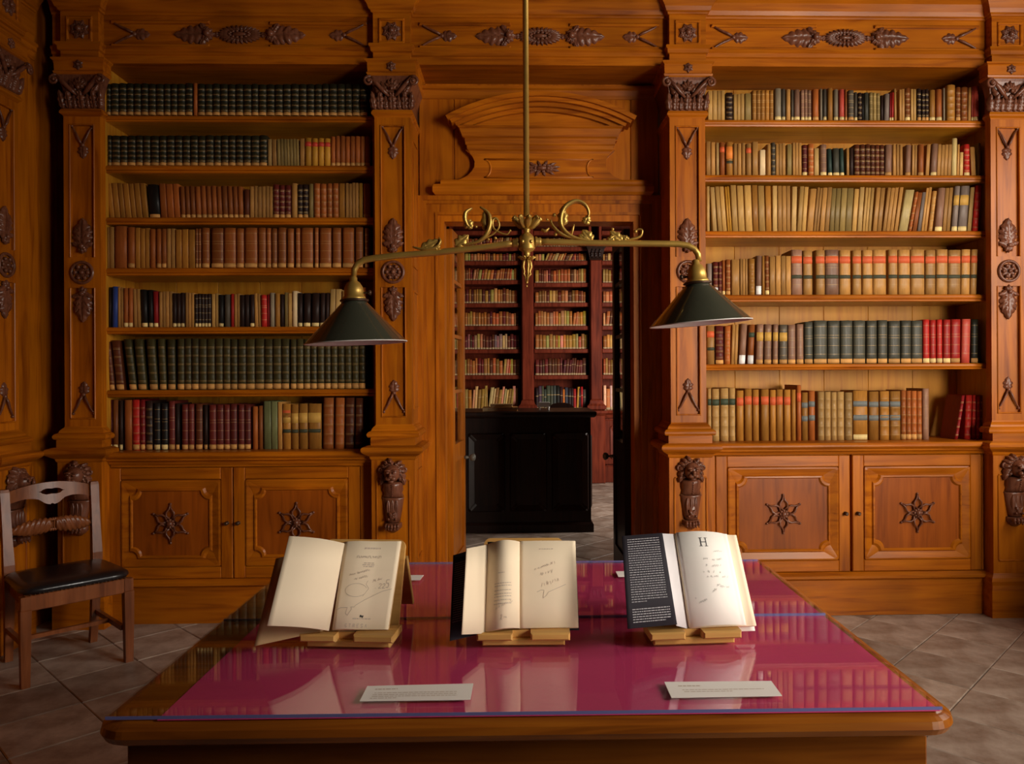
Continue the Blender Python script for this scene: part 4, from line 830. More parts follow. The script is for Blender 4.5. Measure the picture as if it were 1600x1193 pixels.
def flat_book(name, pa, pb, zb, th, d, ck, lab, Y, rz=0):
    xa_, xb_ = W(pa,640,Y).x, W(pb,640,Y).x; cx_ = (xa_+xb_)/2
    mb_ = MB(); hw = (xb_-xa_)/2; b_ = .004
    mb_.box(-hw, hw, 0, d, 0, b_); mb_.box(-hw, hw, 0, d, th-b_, th); mb_.box(-hw, -hw+b_, 0, d, b_, th-b_); mb_.box(-hw+b_, hw-.006, .006, d-.006, b_, th-b_, 1)
    o = obj(name, mb_, [BOOK, PAGE], None, world=False, loc=(cx_, Y, zb+.0005), rz=rz, color=lin(PAL[ck][0]), label=lab, cat='book', group='books lying on the dark desk'); return o
flat_book('lying_book', 754, 809, DZ, .035, .22, 'tan', 'tan book lying flat on the dark desk, under another', 7.12)
flat_book('lying_book', 766, 801, DZ+.0355, .028, .16, 'crm', 'smaller cream book lying flat on another book on the desk', 7.14)
mb_ = MB(); cx_ = W(850,640,7.3).x
mb_.loops([[(cx_+sx*hw_,7.3+sy*.05,z) for sx, sy in ((-1,-1),(1,-1),(1,1),(-1,1))] for hw_, z in ((.045,DZ+.03),(.055,DZ+.035),(.052,DZ+.06),(.058,DZ+.068),(.045,DZ+.075))])
for sx in (-1,1):
    for sy in (-1,1): mb_.lathe((cx_+sx*.042, 7.3+sy*.04, DZ+.001), [(.008,0),(.006,.015),(.012,.032)], 8)
obj('footed_box', mb_, WPAPER, None, label='small cream footed box on the dark desk', cat='box', loc=(cx_, 7.3, DZ))
# chair behind the desk: its arched back shows above the top
cx_ = W(877,640,8.15).x; zt = W(877,629,8.15).z
t = thing('desk_chair', 'dark wooden chair whose arched back shows above the desk', 'chair', (cx_, 8.15, 0))
mb_ = MB(); n = 12; hw = .13
mb_.loops([[(cx_+x*hw*1.25,y,.62+0*x) for x, y in ((-1,8.13),(1,8.13),(1,8.165),(-1,8.165))]] + [[(cx_+s*hw*f,y,z) for s, y in ((-1,8.13),(1,8.13),(1,8.165),(-1,8.165))] for f, z in ((1.25,zt-.12),(1.2,zt-.07),(.95,zt-.035),(.72,zt-.012),(.35,zt),(.05,zt+.002))])
obj('backrest', mb_, DKW, t)
mb_ = MB(); mb_.mitre4(cx_-.22, cx_+.22, 8.15, 8.57, [(0,.41),(.01,.43),(.005,.46)]); obj('seat', mb_, DKW, t)
for sx in (-1,1):
    obj('leg', MB().cbox(cx_+sx*.20-.018, cx_+sx*.20+.018, 8.13, 8.166, .001, .64, .004), DKW, t); obj('leg', MB().cbox(cx_+sx*.20-.018, cx_+sx*.20+.018, 8.53, 8.566, .001, .412, .004), DKW, t)
me = STUFF.mesh('shelved_books', [FARB]); ca = me.color_attributes.new('Col', 'FLOAT_COLOR', 'CORNER')
buf = []
for p, c in zip(me.polygons, STUFFC): buf += list(c)*p.loop_total
ca.data.foreach_set('color', buf)
o = bpy.data.objects.new('shelved_books', me); COL.objects.link(o); o['kind'] = 'stuff'; o['label'] = 'remaining smaller books filling the shelves here and in the next room'; o['category'] = 'books'

TBA = wood('shaded_table_walnut', (.25, .075, .006), (.18, .048, .004), (.09, .02, .002), 'X', .32, .2)  # table walnut darkened: the apron's shade is put into its colour
# ------------------------------------------------------------------ display table
TZ = .78
fl_, fr_ = WZ(158,1127,TZ), WZ(1500,1114,TZ); bl_, br_ = WZ(452,880,TZ), WZ(1194,878,TZ)
tx0, tx1 = (fl_.x), (fr_.x); ty0 = (fl_.y+fr_.y)/2; ty1 = (bl_.y+br_.y)/2
tang = math.atan2(fr_.y-fl_.y, fr_.x-fl_.x)*.6
tw = ((fr_-fl_).length + (br_-bl_).length)/2; td = ((bl_-fl_).dot(Vector((-math.sin(tang),math.cos(tang),0))) + (br_-fr_).dot(Vector((-math.sin(tang),math.cos(tang),0))))/2
tc = (fl_+fr_+bl_+br_)/4
print('table', tw, td, math.degrees(tang), tc, fl_, fr_, bl_, br_)
t = thing('display_table', 'large walnut table with a rounded edge under glass and crimson felt', 'table', (tc.x, tc.y, 0), tang)
TT = t; hx, hy = tw/2, td/2
P = lambda nm, mb, mt: obj(nm, mb, mt, t, world=False)
mb = MB(); mb.mitre4(-hx, hx, -hy, hy, [(-.055,TZ-.062),(-.050,TZ-.056),(-.012,TZ-.052),(.006,TZ-.042),(.014,TZ-.028),(.010,TZ-.014),(.000,TZ-.008),(-.004,TZ-.006),(-.010,TZ-.002),(-.018,TZ)], rc=.055, n=8); P('table_top', mb, TBW)
ax, ay = hx-.035, hy-.045
for nm, a, b, c, d in (('apron',-ax,ax,-ay,-ay+.025),('apron',-ax,ax,ay-.025,ay)): P(nm, MB().cbox(a, b, c, d, TZ-.17, TZ-.0605, .004), TBA)
for x in (-ax, ax-.025): P('apron', MB().box(x, x+.025, -ay+.0255, ay-.0255, TZ-.17, TZ-.0605), TBA)
for sx in (-1,1):
    for sy in (-1,1):
        cx_, cy_ = sx*(ax-.07), sy*(ay-.07); mb = MB()
        mb.loops([[(cx_+a*q_,cy_+b*q_,z) for a, b in ((-1,-1),(1,-1),(1,1),(-1,1))] for q_, z in ((.026,.001),(.028,.05),(.036,.48),(.040,.58),(.0405,TZ-.0605))]); P('leg', mb, TBW)
mx0, mx1 = -hx+.115, hx-.030
MATT = obj('felt_mat', MB().box(mx0, mx1, -hy+.006, hy-.02, TZ+.0003, TZ+.0018), MATR, None, world=False, loc=(tc.x,tc.y,0), rz=tang, label='crimson felt mat lying on the table under the glass', cat='mat')
seam = (Matrix.Rotation(-tang,3,'Z') @ (WZ(800,967,TZ)-Vector((tc.x,tc.y,TZ)))).y
GZ0, GZ1 = TZ+.002, TZ+.0085
for a, b, lab in ((-hy+.008, seam-.0012, 'front glass pane covering the felt on the table'), (seam+.0012, hy-.012, 'rear glass pane covering the felt on the table')):
    g = obj('glass_pane', MB().box(-hx+.012, hx-.024, a, b, GZ0, GZ1), TGLASS, None, world=False, loc=(tc.x,tc.y,0), rz=tang, label=lab, cat='glass', group='glass panes on the display table')
    mb = MB(); mb.box(-hx+.0125, hx-.0245, a-.0006, a+.0004, GZ0, GZ1); mb.box(-hx+.0125, hx-.0245, b-.0004, b+.0006, GZ0, GZ1)
    obj('polished_edge', mb, EDGE, g, world=False, label='bluish polished glass edge')
GT = GZ1+.0002
def TP(px, py, z=GT): return WZ(px, py, z)

# ---- printed cards
def card(quad, lab, lines, mt=WPAPER):
    c = [TP(*p) for p in quad]; o_ = (c[0]+c[1]+c[2]+c[3])/4
    mb = MB(); mb.loops([[tuple(p) for p in c], [(p.x,p.y,GT+.0012) for p in c]])
    k = obj('caption_card', mb, mt, None, label=lab, cat='card', loc=(o_.x,o_.y,GT), group='caption cards on the glass')
    if lines:
        tm_ = MB(); rr2 = random.Random(len(lab))
        B2 = lambda u, v: c[3]*(1-u)*v + c[2]*u*v + c[0]*(1-u)*(1-v) + c[1]*u*(1-v)       # c: bl, br, tr, tl
        for v, u0, u1, hv in lines:
            u = u0
            while u < u1:
                du = min(rr2.uniform(.018,.055), u1-u)
                q4 = [B2(u,v), B2(u+du,v), B2(u+du,v+hv), B2(u,v+hv)]; tm_.add([(p.x,p.y,GT+.0015) for p in q4], [(0,1,2,3)]); u += du+.008
        obj('printed_text', tm_, PENC, k, kind='stuff')
    return k
card(((562,1095.5),(735,1093),(739.5,1068),(574,1072)), 'white caption card in front of the left open book', [(.72,.09,.30,.055),(.48,.10,.86,.035),(.36,.09,.86,.035),(.25,.09,.87,.035),(.14,.08,.32,.035)])
card(((1049,1090),(1222,1087),(1205,1064),(1038,1065.5)), 'white caption card in front of the right open book', [(.68,.11,.32,.055),(.44,.13,.88,.035),(.32,.14,.58,.035)])
card(((640,906),(656,906),(662,898.5),(641,898.5)), 'white card partly hidden behind the left open book', None)
card(((966,900.5),(985,900.5),(982,892.5),(962,892.5)), 'white card partly hidden behind the right open book', None)

# ------------------------------------------------------------------ pine book stands
def stand(px, py, wpx, yaw, lab, tilt=24, HH=.232):
    o_ = TP(px, py); s = o_.y/F0; wd = wpx*s
    t = thing('book_stand', lab, 'book stand', (o_.x, o_.y, GT), yaw, 'folding pine book stands on the table')
    P = lambda nm, mb, **k: obj(nm, mb, PINE, t, world=False, **k)
    mb = MB(); mb.cbox(-wd/2+.008, wd/2-.008, .004, .13, .0, .017, .003); P('base_board', mb)
    mb = MB()
    for a, b in ((-wd/2-.004, -wd*.02-.022),(-wd*.02+.022, wd/2+.004)): mb.cbox(a, b, -.014, .070, .0172, .036, .004)
    mb.box(-wd*.02-.022, -wd*.02+.022, .016, .070, .0172, .034); P('ledge', mb)
    a = R(tilt); H = HH; n = 5; rc = .018
    poly = [(-wd*.48,.0),(wd*.48,.0)] + [(wd*.48-rc+rc*math.cos(R(90*i/n)), H-rc+rc*math.sin(R(90*i/n))) for i in range(n+1)] + [(-wd*.48+rc-rc*math.sin(R(90*i/n)), H-rc+rc*math.cos(R(90*i/n))) for i in range(n+1)]
    mb = MB(); mb.loops([[(x, yy, z) for x, z in poly] for yy in (0,.012)])
    mb.xf(Matrix.Translation((0,.0705,.0175)) @ Matrix.Rotation(-a, 4, 'X')); P('back_board', mb)
    mb = MB(); mb.cbox(-wd*.46, -wd*.30, 0, .012, .05, H-.02, .002); mb.cbox(wd*.30, wd*.46, 0, .012, .05, H-.02, .002); mb.cbox(-wd*.30, wd*.30, 0, .012, .05, .09, .002)
    top = Vector((0, .0705+(H-.012)*math.sin(a)+.016, (H-.012)*math.cos(a)+.010)); ang2 = math.atan2(.105, top.z)
    mb.xf(Matrix.Translation((0, top.y+.105+.004, .0)) @ Matrix.Rotation(ang2, 4, 'X') @ Matrix.Translation((0,0,-.02)))
    mb.v = [(x,y,max(z,.0005)) for x, y, z in mb.v]; P('rear_prop', mb)
    return t
stand(543, 1012, 142, R(-5), 'pine stand holding the left open book', 23)
stand(818, 1009, 140, R(-1), 'pine stand holding the middle open book', 23)
stand(1086, 1007, 140, R(3), 'pine stand holding the right open book', 23)

# ------------------------------------------------------------------ open books
class Sheet:
    """curved sheet spanned by four room points (bl, br, tr, tl); bulge(u) lifts it towards the reader"""
    def __init__(s, bl, br, tr, tl, bulge=lambda u: 0, sag=lambda u: 0):
        s.c = [bl, br, tr, tl]; s.b = bulge; s.g = sag
        s.n = (br-bl).cross(tl-bl).normalized()
        if s.n.y > 0: s.n = -s.n
        s.vv = ((tl-bl)+(tr-br)).normalized()
    def p(s, u, v, off=0): return (s.c[0]*(1-u)+s.c[1]*u)*(1-v)+(s.c[3]*(1-u)+s.c[2]*u)*v + s.n*(s.b(u)+off)
    def slab(s, mb, th, nu=14, nv=3, u0=0, u1=1, v0=0, v1=1):
        front = [[s.p(u0+(u1-u0)*i/nu, v0+(v1-v0)*j/nv) for i in range(nu+1)] for j in range(nv+1)]
        back = [[s.p(u0+(u1-u0)*i/nu, v0+(v1-v0)*j/nv, -th(u0+(u1-u0)*i/nu) if callable(th) else -th) for i in range(nu+1)] for j in range(nv+1)]
        k = nu+1; N_ = (nu+1)*(nv+1); vs = [tuple(p) for r_ in front for p in r_]+[tuple(p) for r_ in back for p in r_]; fs = []
        for j in range(nv):
            for i in range(nu):
                a = j*k+i; fs += [(a,a+1,a+k+1,a+k),(N_+a,N_+a+k,N_+a+k+1,N_+a+1)]
        for i in range(nu): fs += [(i,N_+i,N_+i+1,i+1),(nv*k+i,nv*k+i+1,N_+nv*k+i+1,N_+nv*k+i)]
        for j in range(nv): fs += [(j*k,(j+1)*k,N_+(j+1)*k,N_+j*k),(j*k+nu,N_+j*k+nu,N_+(j+1)*k+nu,(j+1)*k+nu)]
        b0 = len(mb.f); mb.add(vs, fs, 0, False)
        for q in range(b0, b0+2*nu*nv): mb.sm[q] = True
        return mb
    def text(s, mb, lines, seed=1, off=.0006, wl=(.02,.07), gap=.012, slope=0):
        r_ = random.Random(seed)
        for v, u0, u1, h in lines:
            u = u0
            while u < u1-.004:
                du = min(r_.uniform(*wl), u1-u); vv = v+slope*(u-u0)
                mb.add([tuple(s.p(a, b, off)) for a, b in ((u,vv),(u+du,vv+slope*du),(u+du,vv+h+slope*du),(u,vv+h))], [(0,1,2,3)]); u += du+gap
        return mb
    def stroke(s, mb, pts, wdt=.004, off=.0006):
        for (u0,v0),(u1,v1) in zip(pts[:-1], pts[1:]):
            d = Vector((u1-u0, v1-v0)); 
            if d.length == 0: continue
            d.normalize(); n = Vector((-d.y, d.x))*wdt/2
            mb.add([tuple(s.p(u0+n.x, v0+n.y, off)), tuple(s.p(u0-n.x, v0-n.y, off)), tuple(s.p(u1-n.x, v1-n.y, off)), tuple(s.p(u1+n.x, v1+n.y, off))], [(0,1,2,3)])
        return mb
    def scrawl(s, mb, u0, v0, u1, v1, amp=.022, step=.012, seed=2, wdt=.005):
        r_ = random.Random(seed); L_ = math.hypot(u1-u0, v1-v0); n = max(3, int(L_/step)); pts = []
        for i in range(n+1):
            t = i/n; a = amp*r_.uniform(.3,1)*(1 if i % 2 else -.6)
            if r_.random() < .16 and len(pts) > 1: s.stroke(mb, pts, wdt); pts = []; continue
            pts.append((u0+(u1-u0)*t+r_.uniform(-.004,.004), v0+(v1-v0)*t+a))
        if len(pts) > 1: s.stroke(mb, pts, wdt)
        return mb
FONT5 = {'S':[[(1,.9),(.7,1),(.2,1),(0,.8),(.2,.55),(.8,.45),(1,.2),(.7,0),(.2,0),(0,.1)]],'T':[[(0,1),(1,1)],[(.5,1),(.5,0)]],'R':[[(0,0),(0,1),(.7,1),(1,.8),(.7,.5),(0,.5)],[(.5,.5),(1,0)]],
 'E':[[(1,1),(0,1),(0,0),(1,0)],[(0,.5),(.7,.5)]],'A':[[(0,0),(.5,1),(1,0)],[(.2,.4),(.8,.4)]],'2':[[(0,.8),(.3,1),(.8,1),(1,.75),(0,0),(1,0)]],'5':[[(1,1),(.1,1),(0,.55),(.7,.6),(1,.3),(.7,0),(0,.05)]],
 'H':[[(0,0),(0,1)],[(1,0),(1,1)],[(0,.5),(1,.5)]],'N':[[(0,0),(0,1),(1,0),(1,1)]],'.':[[(0,0),(.15,0)]]}
def letters(sh, mb, txt, u, v, w_, h, gap, wdt=.006):
    for ch in txt:
        if ch in FONT5:
            for st in FONT5[ch]: sh.stroke(mb, [(u+a*w_, v+b*h) for a, b in st], wdt)
        u += w_+gap
def bk(name, lab, at): return thing(name, lab, 'book', at, group='open books displayed on the table')

# left book
Yb, Yt = 1.895, 2.000
t = bk('open_book', 'open book with a blank left page and handwriting on its title page', tuple(TP(545,1000)))
rp = Sheet(W(519,983,Yb), W(606,983,Yb+.012), W(626.5,845,Yt+.012), W(538.5,846,Yt), lambda u: .010*math.sin(math.pi*min(1,u*1.6))*(1-u)*.8)
obj('right_pages', rp.slab(MB(), .012), PAPER, t)
lp = Sheet(W(417.5,977,Yb-.10), W(514,985,Yb-.002), W(538.5,848.5,Yt-.002), W(452,837,Yt-.075), lambda u: .012*math.sin(math.pi*u))
obj('left_page', lp.slab(MB(), .0022), PAPER, t)
lc = Sheet(W(397,1009,Yb-.045), W(506,985,Yb+.014), W(536,850,Yt+.02), W(431,872,Yt-.02))
obj('cover', lc.slab(MB(), .0015), KRAFT, t, label='brown paper cover turned back to the left')
rc_ = Sheet(W(512,988,Yb+.012), W(607,989,Yb+.018), W(628,845,Yt+.03), W(536,847,Yt+.022)); obj('back_cover', rc_.slab(MB(), .002), KRAFT, t)
mb = MB(); sh = rp
sh.text(mb, [(.905,.38,.66,.018)], 3, wl=(.03,.05)); 
for i in range(13): sh.stroke(mb, [(.27+.033*i+(.02 if i > 7 else 0),.800),(.27+.033*i+(.02 if i > 7 else 0),.826)], .009); sh.stroke(mb, [(.27+.033*i,.802 if i % 2 else .824),(.295+.033*i,.802 if i % 3 else .824)], .006)
sh.text(mb, [(.735,.40,.58,.011),(.715,.38,.59,.011),(.695,.40,.58,.011),(.108,.34,.66,.012)], 5)
obj('printed_title', mb, PENC, t, kind='stuff')
mb = MB(); letters(sh, mb, 'N', .47, .128, .045, .024, 0, .016); obj('publisher_mark', mb, INK, t)
mb = MB()
sh.scrawl(mb, .18,.60,.52,.66,.020,.014,3); sh.scrawl(mb, .28,.555,.50,.585,.022,.014,4); sh.scrawl(mb, .60,.53,.76,.56,.024,.014,5)
sh.stroke(mb, [(.25+.19*math.cos(R(a_))+.08, .43+.075*math.sin(R(a_))) for a_ in range(20,330,20)], .005); sh.stroke(mb, [(.52,.54),(.49,.50),(.55,.45),(.50,.40),(.46,.36)], .005)
sh.stroke(mb, [(.03,.215),(.10,.235),(.22,.235),(.20,.17),(.24,.15),(.30,.22),(.28,.24),(.34,.24),(.36,.26),(.50,.32),(.80,.42),(.96,.445)], .006)
letters(sh, mb, '.22', .66, .455, .045, .05, .02, .007); letters(sh, mb, '5', .85, .46, .05, .09, 0, .008); letters(sh, mb, 'STRESA', .22, .02, .035, .036, .036, .006)
obj('handwriting', mb, PENC, t, kind='stuff')

# middle book
Yb, Yt = 1.90, 1.995
t = bk('open_book', 'open book with an arched left page and a black printed flap', tuple(TP(818,1000)))
rp = Sheet(W(812,981,Yb), W(904,980,Yb+.012), W(899,844.5,Yt+.012), W(812,845,Yt), lambda u: .004*math.sin(math.pi*u))
obj('right_pages', rp.slab(MB(), lambda u: .016), PAPER, t)
lp = Sheet(W(749,989,Yb+.0), W(812,981,Yb-.001), W(812,846,Yt-.002), W(757,851,Yt), lambda u: .034*math.sin(math.pi*u**1.25)**.9)
obj('left_pages', lp.slab(MB(), lambda u: .004+.014*math.sin(math.pi*u), nu=18), PAPER, t, label='left pages arching up from the spine')
fp = Sheet(W(721.5,991,Yb-.075), W(762,989,Yb-.004), W(764,850,Yt-.004), W(729,856.5,Yt-.065)); obj('left_page', fp.slab(MB(), .0015), PAPER, t)
jf = Sheet(W(703,1001,Yb-.060), W(752,990,Yb+.016), W(757,852,Yt+.02), W(708.5,867,Yt-.035)); obj('jacket_flap', jf.slab(MB(), .0012), JACK, t, label='black jacket flap with small white print')
mb = MB(); jf.text(mb, [(.20+.0262*i,.05,.42,.008) for i in range(27)], 9, wl=(.02,.05)); obj('printed_text', mb, FLAPT, t, kind='stuff')
mb = MB(); rp.text(mb, [(.895,.34,.60,.010)], 4); obj('printed_title', mb, PENC, t, kind='stuff')
mb = MB(); rp.scrawl(mb, .26,.66,.62,.74,.022,.014,7); rp.scrawl(mb, .36,.60,.60,.64,.024,.014,8); rp.scrawl(mb, .38,.47,.68,.54,.035,.014,9)
rp.stroke(mb, [(.30,.40),(.36,.42),(.42,.42),(.40,.33),(.46,.36),(.50,.40),(.80,.485)], .006); obj('handwriting', mb, PENC, t, kind='stuff')
mb = MB(); lp.text(mb, [(.62+.0*i,.45,.62,.008) for i in range(1)]+[(v,.36,.80,.009) for v in (.50,.47,.42,.38,.35,.31,.27)], 6); lp.scrawl(mb, .40,.22,.85,.30,.02,.02,11); letters(lp, mb, '2', .55,.10,.04,.05,.02,.008); lp.scrawl(mb, .62,.115,.70,.12,.02,.02,3); obj('handwriting', mb, PENC, t, kind='stuff')
jc = Sheet(W(757,986,Yb+.018), W(905,984,Yb+.02), W(899,846,Yt+.034), W(762,846,Yt+.03)); obj('back_cover', jc.slab(MB(), .002), JACK, t)

# right book
Yb, Yt = 1.90, 2.005
t = bk('open_book', 'open book headed H with a black text-covered flap on its left', tuple(TP(1086,998)))
rp = Sheet(W(1077,982,Yb), W(1182,977,Yb+.016), W(1150.5,835.5,Yt+.016), W(1054,833,Yt), lambda u: .020*math.sin(math.pi*min(1,u*1.15))**.8)
obj('right_pages', rp.slab(MB(), lambda u: .012+.020*math.sin(math.pi*min(1,u*1.15))**.8*.9, nu=18), PAPER, t)
pg = Sheet(W(1079,980,Yb-.003), W(1166,976,Yb+.008), W(1135.5,834,Yt+.008), W(1056,832,Yt-.003), lambda u: .022*math.sin(math.pi*min(1,u*1.05))**.8+.001)
obj('title_page', pg.slab(MB(), .0008, nu=18), WPAPER, t)
st_ = Sheet(W(1057,977,Yb-.028), W(1075,982,Yb+.004), W(1055,834,Yt+.004), W(1034,833,Yt-.022)); obj('jacket_lining', st_.slab(MB(), .001), GPAPER, t, label='white inner side of the jacket')
jf = Sheet(W(981,982,Yb-.085), W(1058,975,Yb-.028), W(1035,832,Yt-.022), W(972,837,Yt-.075)); obj('jacket_flap', jf.slab(MB(), .0012), JACK, t, label='black jacket flap covered in small white text')
mb = MB(); jf.text(mb, [(.265+.0262*i, .115, .885 if i else .45, .0075) for i in range(27)], 12, wl=(.02,.075), gap=.014); jf.text(mb, [(.055+.0262*i, .115, .90 if i else .78, .009) for i in range(6)], 13, wl=(.02,.075), gap=.012); obj('printed_text', mb, FLAPT, t, kind='stuff')
ji = Sheet(W(966,838,Yt+.02), W(967,838,Yt+.02), W(976,818,Yt+.05), W(975.5,818,Yt+.05))
mb = MB(); pg.stroke(mb, [(.40,.835),(.40,.925)], .020); pg.stroke(mb, [(.50,.835),(.50,.925)], .014); pg.stroke(mb, [(.40,.88),(.50,.88)], .008)
for u in (.40,.50): 
    for v in (.835,.925): pg.stroke(mb, [(u-.03,v),(u+.03,v)], .006)
obj('printed_initial', mb, INK, t)
mb = MB(); pg.scrawl(mb, .62,.78,.80,.785,.014,.02,2,.004)
for a_ in ((.40,.69,.48,.70,3),(.56,.685,.76,.695,4),(.42,.62,.45,.625,5),(.53,.615,.72,.625,6),(.36,.555,.38,.555,7),(.44,.555,.47,.555,8),(.54,.55,.60,.555,9),(.66,.55,.68,.55,10),(.40,.50,.62,.505,11),(.70,.50,.85,.51,12),(.56,.40,.64,.43,13),(.62,.395,.80,.395,14),(.46,.345,.54,.37,15),(.20,.235,.34,.265,16)): pg.scrawl(mb, *a_[:4], .018, .016, a_[4], .005)
pg.stroke(mb, [(.145,.285),(.155,.29)], .016); obj('handwriting', mb, PINK_, t, kind='stuff')
bc = Sheet(W(1066,988,Yb+.02), W(1180,985,Yb+.026), W(1150,836,Yt+.036), W(1040,836,Yt+.034)); obj('back_cover', bc.slab(MB(), .002), WPAPER, t)

# ------------------------------------------------------------------ chair in the left corner
FLp, FRp, BRp, BLp = WZ(40,1081,0), WZ(203,1031,0), WZ(149,1002,0), WZ(12,1036,0)
cc = (FLp+FRp+BRp+BLp)/4; fd = ((FLp+FRp)-(BRp+BLp)); fd.z = 0; fd.normalize(); crz = math.atan2(fd.x, -fd.y)
print('chair', (FRp-FLp).length, (BRp-BLp).length, (FLp-BLp).length, (FRp-BRp).length, cc, math.degrees(crz))
t = thing('side_chair', 'old walnut chair with black leather seat in the left corner', 'chair', (cc.x, cc.y, 0), crz)
P = lambda nm, mb, mt=CHW, **k: obj(nm, mb, mt, t, world=False, **k)
wf, wb_, dp = .225, .195, .205
for s in (-1,1):
    mb = MB(); cx_, cy_ = s*wf, -dp
    mb.loops([[(cx_+a*q_-s*o_,cy_+b*q_+o_,z) for a, b in ((-1,-1),(1,-1),(1,1),(-1,1))] for q_, o_, z in ((.018,0,.001),(.021,0,.20),(.023,.001,.36),(.0235,.001,.362),(.021,.002,.364),(.021,.002,.425))]); P('leg', mb)
    mb = MB(); rows = []
    for z, y, q_ in ((.001,dp+.045,.017),(.15,dp+.022,.019),(.34,dp+.004,.022),(.44,dp,.024),(.50,dp+.004,.024),(.62,dp+.022,.021),(.76,dp+.045,.020),(.86,dp+.060,.020),(.875,dp+.062,.018)):
        x = s*wb_+s*.012*(z/.88); rows.append([(x+a*q_,y+b*q_,z) for a, b in ((-1,-1),(1,-1),(1,1),(-1,1))])
    mb.loops(rows); P('leg', mb, label='rear leg running up into the back post')
mb = MB()
mb.cbox(-wf+.0, wf-.0, -dp-.016, -dp+.010, .355, .428, .004)
for s in (-1,1): mb.loops([[(s*wf-s*.012+a,-dp+.01,z) for a, z in ((-.012,.36),(.012,.36),(.012,.428),(-.012,.428))],[(s*wb_-s*.008+a,dp,z) for a, z in ((-.012,.36),(.012,.36),(.012,.428),(-.012,.428))]])
mb.box(-wb_, wb_, dp-.01, dp+.012, .36, .428); P('seat_rail', mb)
mb = MB(); ls = []
for q_, z in ((-.010,.4285),(.012,.432),(.020,.442),(.016,.455),(.000,.466),(-.05,.474),(-.12,.478)):
    l = []
    for i in range(28):
        a = 2*math.pi*i/28; e = .32; cx_ = abs(math.cos(a))**e*(1 if math.cos(a) > 0 else -1); sy_ = abs(math.sin(a))**e*(1 if math.sin(a) > 0 else -1)
        wy = wf*(1-.07*(sy_+1)/2); l.append((cx_*(wy+.004+q_), sy_*(dp+.000+q_*.9)-.006, z))
    ls.append(l)
mb.loops(ls, 0, True, True, True); P('seat_cushion', mb, LEATH, label='black leather seat cushion')
mb = MB()
for i in range(24): mb.ball((-wf+.02+(2*wf-.04)*i/23, -dp-.020, .432), .0035, 6, 4)
P('upholstery_nails', mb, DBRASS, kind='stuff')
mb = MB(); mb.box(-wf+.01, -wf+.03, -dp+.02, dp+.01, .16, .185); P('stretcher', mb)
mb = MB(); mb.box(wf-.03, wf-.01, -dp+.02, dp+.01, .16, .185); P('stretcher', mb)
mb = MB(); mb.box(-wf+.025, wf-.025, -.01, .012, .162, .182); P('stretcher', mb)
# crest rail with its bean-shaped hand hole
mb = MB(); n = 36; hw = wb_-.010
def crest(x):
    t_ = x/hw; top = .862+.034*(1-t_*t_); c_ = abs(t_)
    bot = .800+.018*math.sin(math.pi*min(1,max(0,(c_-.15)/.85))) - .022*max(0,1-c_/.30)**.6*(1 if c_ > .015 else .62)
    hh = 0
    if c_ < .28: hh = .0150*math.sqrt(max(0,1-(c_/.28)**2))*(.84+.30*min(1,c_/.10))
    return top, bot, hh
yc = lambda x, z: dp+.020+(z-.62)*.165-.022*(1-(x/hw)**2)
for i in range(n):
    x0, x1 = -hw+2*hw*i/n, -hw+2*hw*(i+1)/n; (a0,b0,h0),(a1,b1,h1) = crest(x0), crest(x1); hz = .848
    segs = [((b0,a0),(b1,a1))] if h0 == 0 and h1 == 0 else [((b0,hz-h0),(b1,hz-h1)),((hz+h0,a0),(hz+h1,a1))]
    for (u0,v0),(u1,v1) in segs:
        vs = [(x0,yc(x0,u0),u0),(x1,yc(x1,u1),u1),(x1,yc(x1,v1),v1),(x0,yc(x0,v0),v0)]; vs += [(x,y+.020,z) for x, y, z in vs]
        mb.add(vs, [(0,1,2,3),(4,7,6,5),(0,4,5,1),(3,2,6,7)] + ([(0,3,7,4)] if i == 0 else []) + ([(1,5,6,2)] if i == n-1 else []))
P('crest_rail', mb)
# carved mid rail: two rope-twist wings tied in the middle
mb = MB()
for s in (-1,1):
    ls = []
    for i in range(41):
        q_ = i/40; x = s*(.012+(hw-.012)*q_); r0 = .010+.030*math.sin(math.pi*min(1,.24+.72*q_))**.9; zc_ = .665+.012*(1-q_)-.006*q_
        ls.append([(x, yc(x,.66)+.010-(.016*math.cos(2*math.pi*j/18))*(1+.22*math.cos(4*(2*math.pi*j/18)+s*0+46*q_)), zc_+r0*(1+.14*math.cos(4*(2*math.pi*j/18)+46*q_))*math.sin(2*math.pi*j/18)) for j in range(18)])
    mb.loops(ls, 0, True, True, True)
for dx in (-.011,0,.011): mb.torus((dx, yc(0,.66)+.010, .676), .022, .007, 16, 6, 'xz', sx=.35, sz=1.25)
P('carved_mid_rail', mb)

